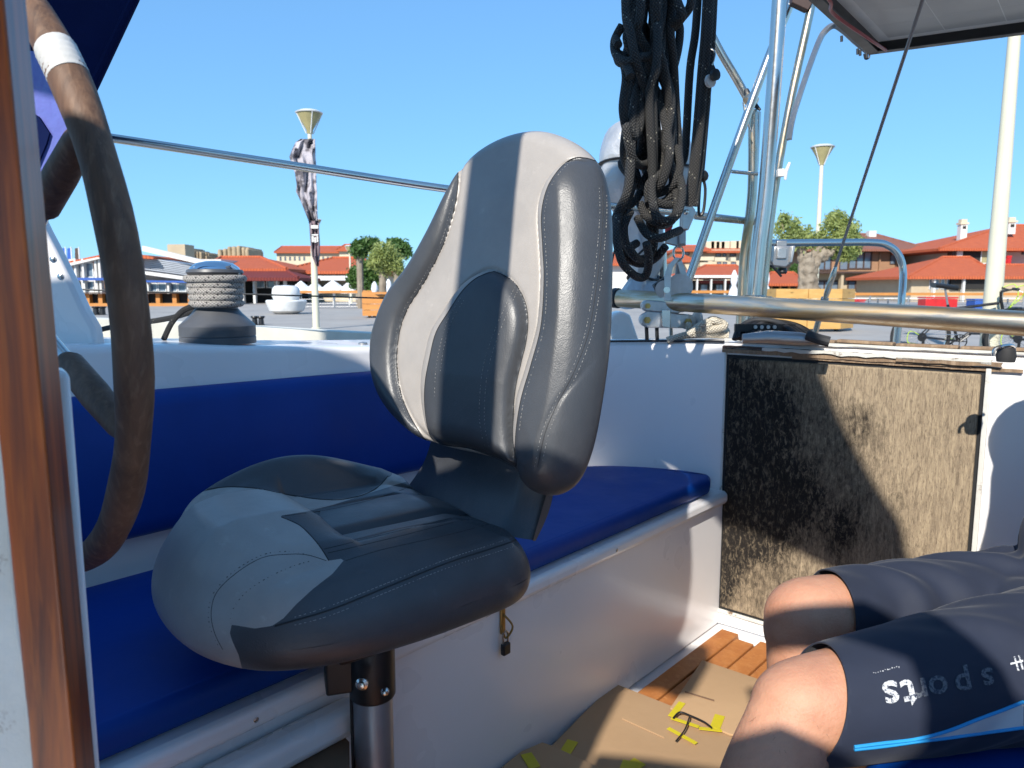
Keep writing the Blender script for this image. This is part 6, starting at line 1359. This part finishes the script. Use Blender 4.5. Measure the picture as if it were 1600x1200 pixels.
# print and piping laid on the cloth
def lay(polys2d, name, m, lift=.0012, parent=shorts):
    vs, fs = [], []
    for poly in polys2d:
        idx = []
        for px, py in poly:
            h = cast(bvh_s, [(px, py)], lift)
            if not h: idx = []; break
            vs.append(h[0][0]); idx.append(len(vs) - 1)
        if len(idx) > 2: fs.append(idx)
    if fs: mb = MB(); mb.v = vs; mb.f = fs; return mb.build(name, m, parent, smooth=70, recalc=False)
def letters(txt, x, y, size, ang, m, name='printed_letter', wx=1.0):
    cu = bpy.data.curves.new('t', 'FONT'); cu.body = txt; cu.size = size; cu.resolution_u = 3; cu.offset = size * .018
    o = bpy.data.objects.new('t', cu); S.collection.objects.link(o); dg = bpy.context.evaluated_depsgraph_get(); dg.update(); me = bpy.data.meshes.new_from_object(o.evaluated_get(dg)); bpy.data.objects.remove(o)
    bm = bmesh.new(); bm.from_mesh(me); bmesh.ops.triangulate(bm, faces=bm.faces); bmesh.ops.subdivide_edges(bm, edges=[e for e in bm.edges if e.calc_length() > size * .12], cuts=1); bmesh.ops.triangulate(bm, faces=bm.faces)
    c, s = math.cos(ang), math.sin(ang)
    polys = [[(x + c * v.co.x * wx + s * v.co.y, y + s * v.co.x * wx - c * v.co.y) for v in f.verts] for f in bm.faces]; bm.free(); lay(polys, name, m)
an = math.atan2(.21, -.978)
# baseline of upside-down word: starts at the right end
for ch, x, y, sz, m in (('s', 1550, 1043, 54, 'print_faded'), ('p', 1515, 1051, 54, 'print_faded'), ('o', 1478, 1054, 58, 'print_faded'), ('r', 1447, 1059, 60, 'print_faded'), ('t', 1428, 1061, 68, 'print'), ('s', 1401, 1063, 70, 'print')):
    letters(ch, x, y, sz, an, M[m])
random.seed(9)
lay([[(x, y), (x + w_, y + .5), (x + w_, y + h_), (x, y + h_)] for x, y, w_, h_ in [(1364 + i * 3.6, 1051 - i * .9 + random.uniform(-1, 1), random.uniform(1, 2.6), random.uniform(1, 2.5)) for i in range(12)]], 'small_print', M['print'])
lay([[(1583, 1026), (1586, 1026), (1592, 1048), (1589, 1048)], [(1590, 1024), (1593, 1024), (1599, 1046), (1596, 1046)], [(1578, 1036), (1598, 1031), (1598, 1034), (1578, 1039)]], 'printed_letter', M['print'])
def band(top, bot, name, m, lift):
    A, Bq = sm2(top, 8), sm2(bot, 8); rows = []
    for q in range(9):
        f = q / 8; c = cast(bvh_s, [(a[0] * (1 - f) + b[0] * f, a[1] * (1 - f) + b[1] * f) for a, b in zip(A, Bq)], lift); rows.append([p for p, n in c])
    if min(map(len, rows)) == max(map(len, rows)) > 1: MB().grid(rows).build(name, m, shorts, smooth=70, recalc=False)
up_ = [(1334, 1166), (1380, 1160), (1430, 1154), (1480, 1141), (1530, 1122), (1570, 1107), (1599, 1096)]
lo_ = [(1334, 1170), (1380, 1165), (1430, 1158), (1480, 1152), (1530, 1145), (1570, 1140), (1599, 1136)]
band(up_, lo_, 'side_panel', M['white_cloth'], .0008)
for l in (up_, lo_):
    c = [p for p, n in cast(bvh_s, sm2(l, 8), .0012)]
    if len(c) > 2: MB().tube(c, .0022, 8).build('blue_piping', M['piping_blue'], shorts)
# bench under him
sbx = thing('starboard_bench', 'white bench box with navy cushion under the seated man', 'bench', (.95, 1.1, 0))
cn = VZ(1352, 1188, .385)
pl_ = [cn + e2 * 0, cn + e1 * .75, cn + e1 * .75 + Vector((.5, -.1, 0)), cn + Vector((.75, -.25, 0)), cn - e1 * .6 + Vector((.4, -.2, 0)), cn - e1 * .6]
MB().prism([Vector((p.x, p.y, .33)) for p in pl_], (0, 0, .055)).build('cushion', M['navy'], sbx, bevel=.015)
MB().prism([Vector((p.x + .03, p.y, .0)) for p in pl_], (0, 0, .33)).build('box', M['gelcoat'], sbx, smooth=0)

# short hairs on shins and knees
body_ev = body.evaluated_get(bpy.context.evaluated_depsgraph_get()); mev = body_ev.to_mesh(); rr2 = random.Random(2); hairs = MB(); offb = woff(man)
cand = [p for p in mev.polygons if p.center.x + offb.x < .45 and (p.center.z + offb.z) < .46]
for _ in range(450):
    p = rr2.choice(cand); c = Vector(p.center) + offb; n = Vector(p.normal); t = Vector((rr2.uniform(-1, 1), rr2.uniform(-1, 1), -1.5)).normalized(); t = (t - n * t.dot(n)).normalized()
    L = rr2.uniform(.006, .013); w = n.cross(t) * .00014
    hairs.quad(c - w, c + w, c + (t * .8 + n * .35) * L)
body_ev.to_mesh_clear()
hairs.build('leg_hair', M['hair'], body, smooth=0, recalc=False)['kind'] = 'stuff'
# ================================================================== unseen canvas panels added behind the camera, shaped to cast the cockpit shadows
aw = thing('shade_panels', 'unseen navy canvas panels added behind the viewpoint, cut to cast the cockpit shadows', 'awning', (0, -.8, 1.5))
M['canvas_plain'] = mat('plain navy canvas', (.05, .06, .09), .9, bmp=.4, bscale=300)
AU = SUN_DIR.cross(Zv).normalized(); AW = AU.cross(SUN_DIR).normalized()
if AW.z < 0: AW = -AW
def awp(u, w, al): return CAM + AU * u + AW * w + SUN_DIR * al
def shade_panel(name, pts, al, k=4, sm=True):  # added panel outlined across the sun's rays to block them
    q = smooth_path([Vector((u, w, 0)) for u, w in pts], k, True) if sm else [Vector((u, w, 0)) for u, w in pts]
    return MB().prism([awp(p.x, p.y, al) for p in q], SUN_DIR * -.006).build(name, M['canvas_plain'], aw, smooth=0)
shade_panel('hatch_shade', [(-0.715, 0.890), (-0.415, 0.900), (-0.315, 0.840), (-0.275, 0.760), (-0.175, 0.735), (-0.085, 0.710), (0.075, 0.640), (0.185, 0.600), (0.275, 0.610), (0.255, 0.680), (0.235, 0.740), (0.170, 0.830), (0.085, 0.970), (0.025, 1.090), (-0.035, 1.170), (-0.215, 1.155), (-0.435, 1.160), (-0.715, 1.180)], -1.0)
shade_panel('backrest_shade', [(-0.550, 0.380), (-0.467, 0.380), (-0.467, 0.950), (-0.550, 0.950)], -.9, sm=False)
shade_panel('coaming_shade', [(-1.700, -0.300), (-0.755, -0.300), (-0.755, 0.500), (-0.775, 0.800), (-0.905, 0.840), (-1.055, 0.800), (-1.255, 0.660), (-1.700, 0.500)], -1.0, sm=False)
shade_panel('hood_shade', [(-1.75, .98), (-1.36, .98), (-1.27, 1.08), (-1.2, 1.6), (-1.75, 1.6)], -1.0, sm=False)
shade_panel('rope_shade', [(-0.700, 1.330), (-0.470, 1.330), (-0.380, 1.360), (-0.345, 1.450), (-0.340, 1.750), (-0.700, 1.750)], -1.0)
shade_panel('low_shade', [(-0.735, -0.300), (-0.395, -0.300), (-0.375, -0.050), (-0.380, 0.100), (-0.375, 0.220), (-0.295, 0.235), (-0.255, 0.220), (-0.215, 0.235), (-0.195, 0.330), (-0.215, 0.395), (-0.315, 0.395), (-0.455, 0.410), (-0.515, 0.430), (-0.735, 0.430)], -.75, 3, False)
shade_panel('low_shade', [(-0.390, -0.300), (0.350, -0.300), (0.290, 0.160), (0.250, 0.240), (0.170, 0.315), (0.100, 0.335), (-0.030, 0.300), (-0.100, 0.280), (-0.080, 0.235), (0.030, 0.250), (0.140, 0.225), (0.170, 0.140), (0.110, 0.090), (-0.010, 0.115), (-0.080, 0.085), (-0.260, 0.070), (-0.370, 0.055)], -.75, 3, False)
for (u0, w0), (u1, w1), al in (((-.80, 1.17), (.0, 1.16), -1.01), ((-.80, 1.75), (-.80, -.3), -1.01), ((-1.7, .5), (-1.7, -.3), -1.01)): MB().bar(awp(u0, w0, al), awp(u1, w1, al), .011, 10).build('shade_pole', M['steel'], aw)
# unseen boom and stowed sail, added to shade the rope tops; the mainsheet hangs from it
bo_ = thing('boom', 'aluminium boom with a navy sail cover above the mainsheet, unseen, placed to shade the upper ropes', 'boom', (-.1, .92, 2.2))
def bp(s, dz=0): return Vector((-.1, .92, 2.2 + dz)) + e1 * s
MB().tube([bp(-.55), bp(-.3), bp(0), bp(.5)], .065, 20).build('boom_tube', M['alu'], bo_)
MB().tube([bp(-.56, .10), bp(-.3, .12), bp(0, .12), bp(.25, .12), bp(.48, .11)], [.10, .14, .15, .145, .10], 20, flat=(1, 1.1)).build('sail_cover', M['canvas_plain'], bo_, smooth=70)
# starboard side of the cockpit and the forward bulkhead beside the companionway
def BWv(s, t, z): return BW(s, t, z)
MB().box(BWv(-.2, 1.42, .43), (2.9, .04, .86), axes(e1, e2)).build('starboard_coaming', M['gelcoat'], yacht, smooth=0)
MB().box(BWv(-.2, 1.56, .85), (2.9, .26, .03), axes(e1, e2)).build('coaming_top', M['gelcoat'], yacht, smooth=0)
MB().box(BWv(-1.62, 1.75, .85), (.04, .9, 1.7), axes(e1, e2)).build('forward_bulkhead', M['gelcoat'], yacht, smooth=0)
MB().box(BWv(-1.05, -.10, .62), (.04, 1.02, .62), axes(e1, e2)).build('forward_bulkhead', M['gelcoat'], yacht, smooth=0) if False else None
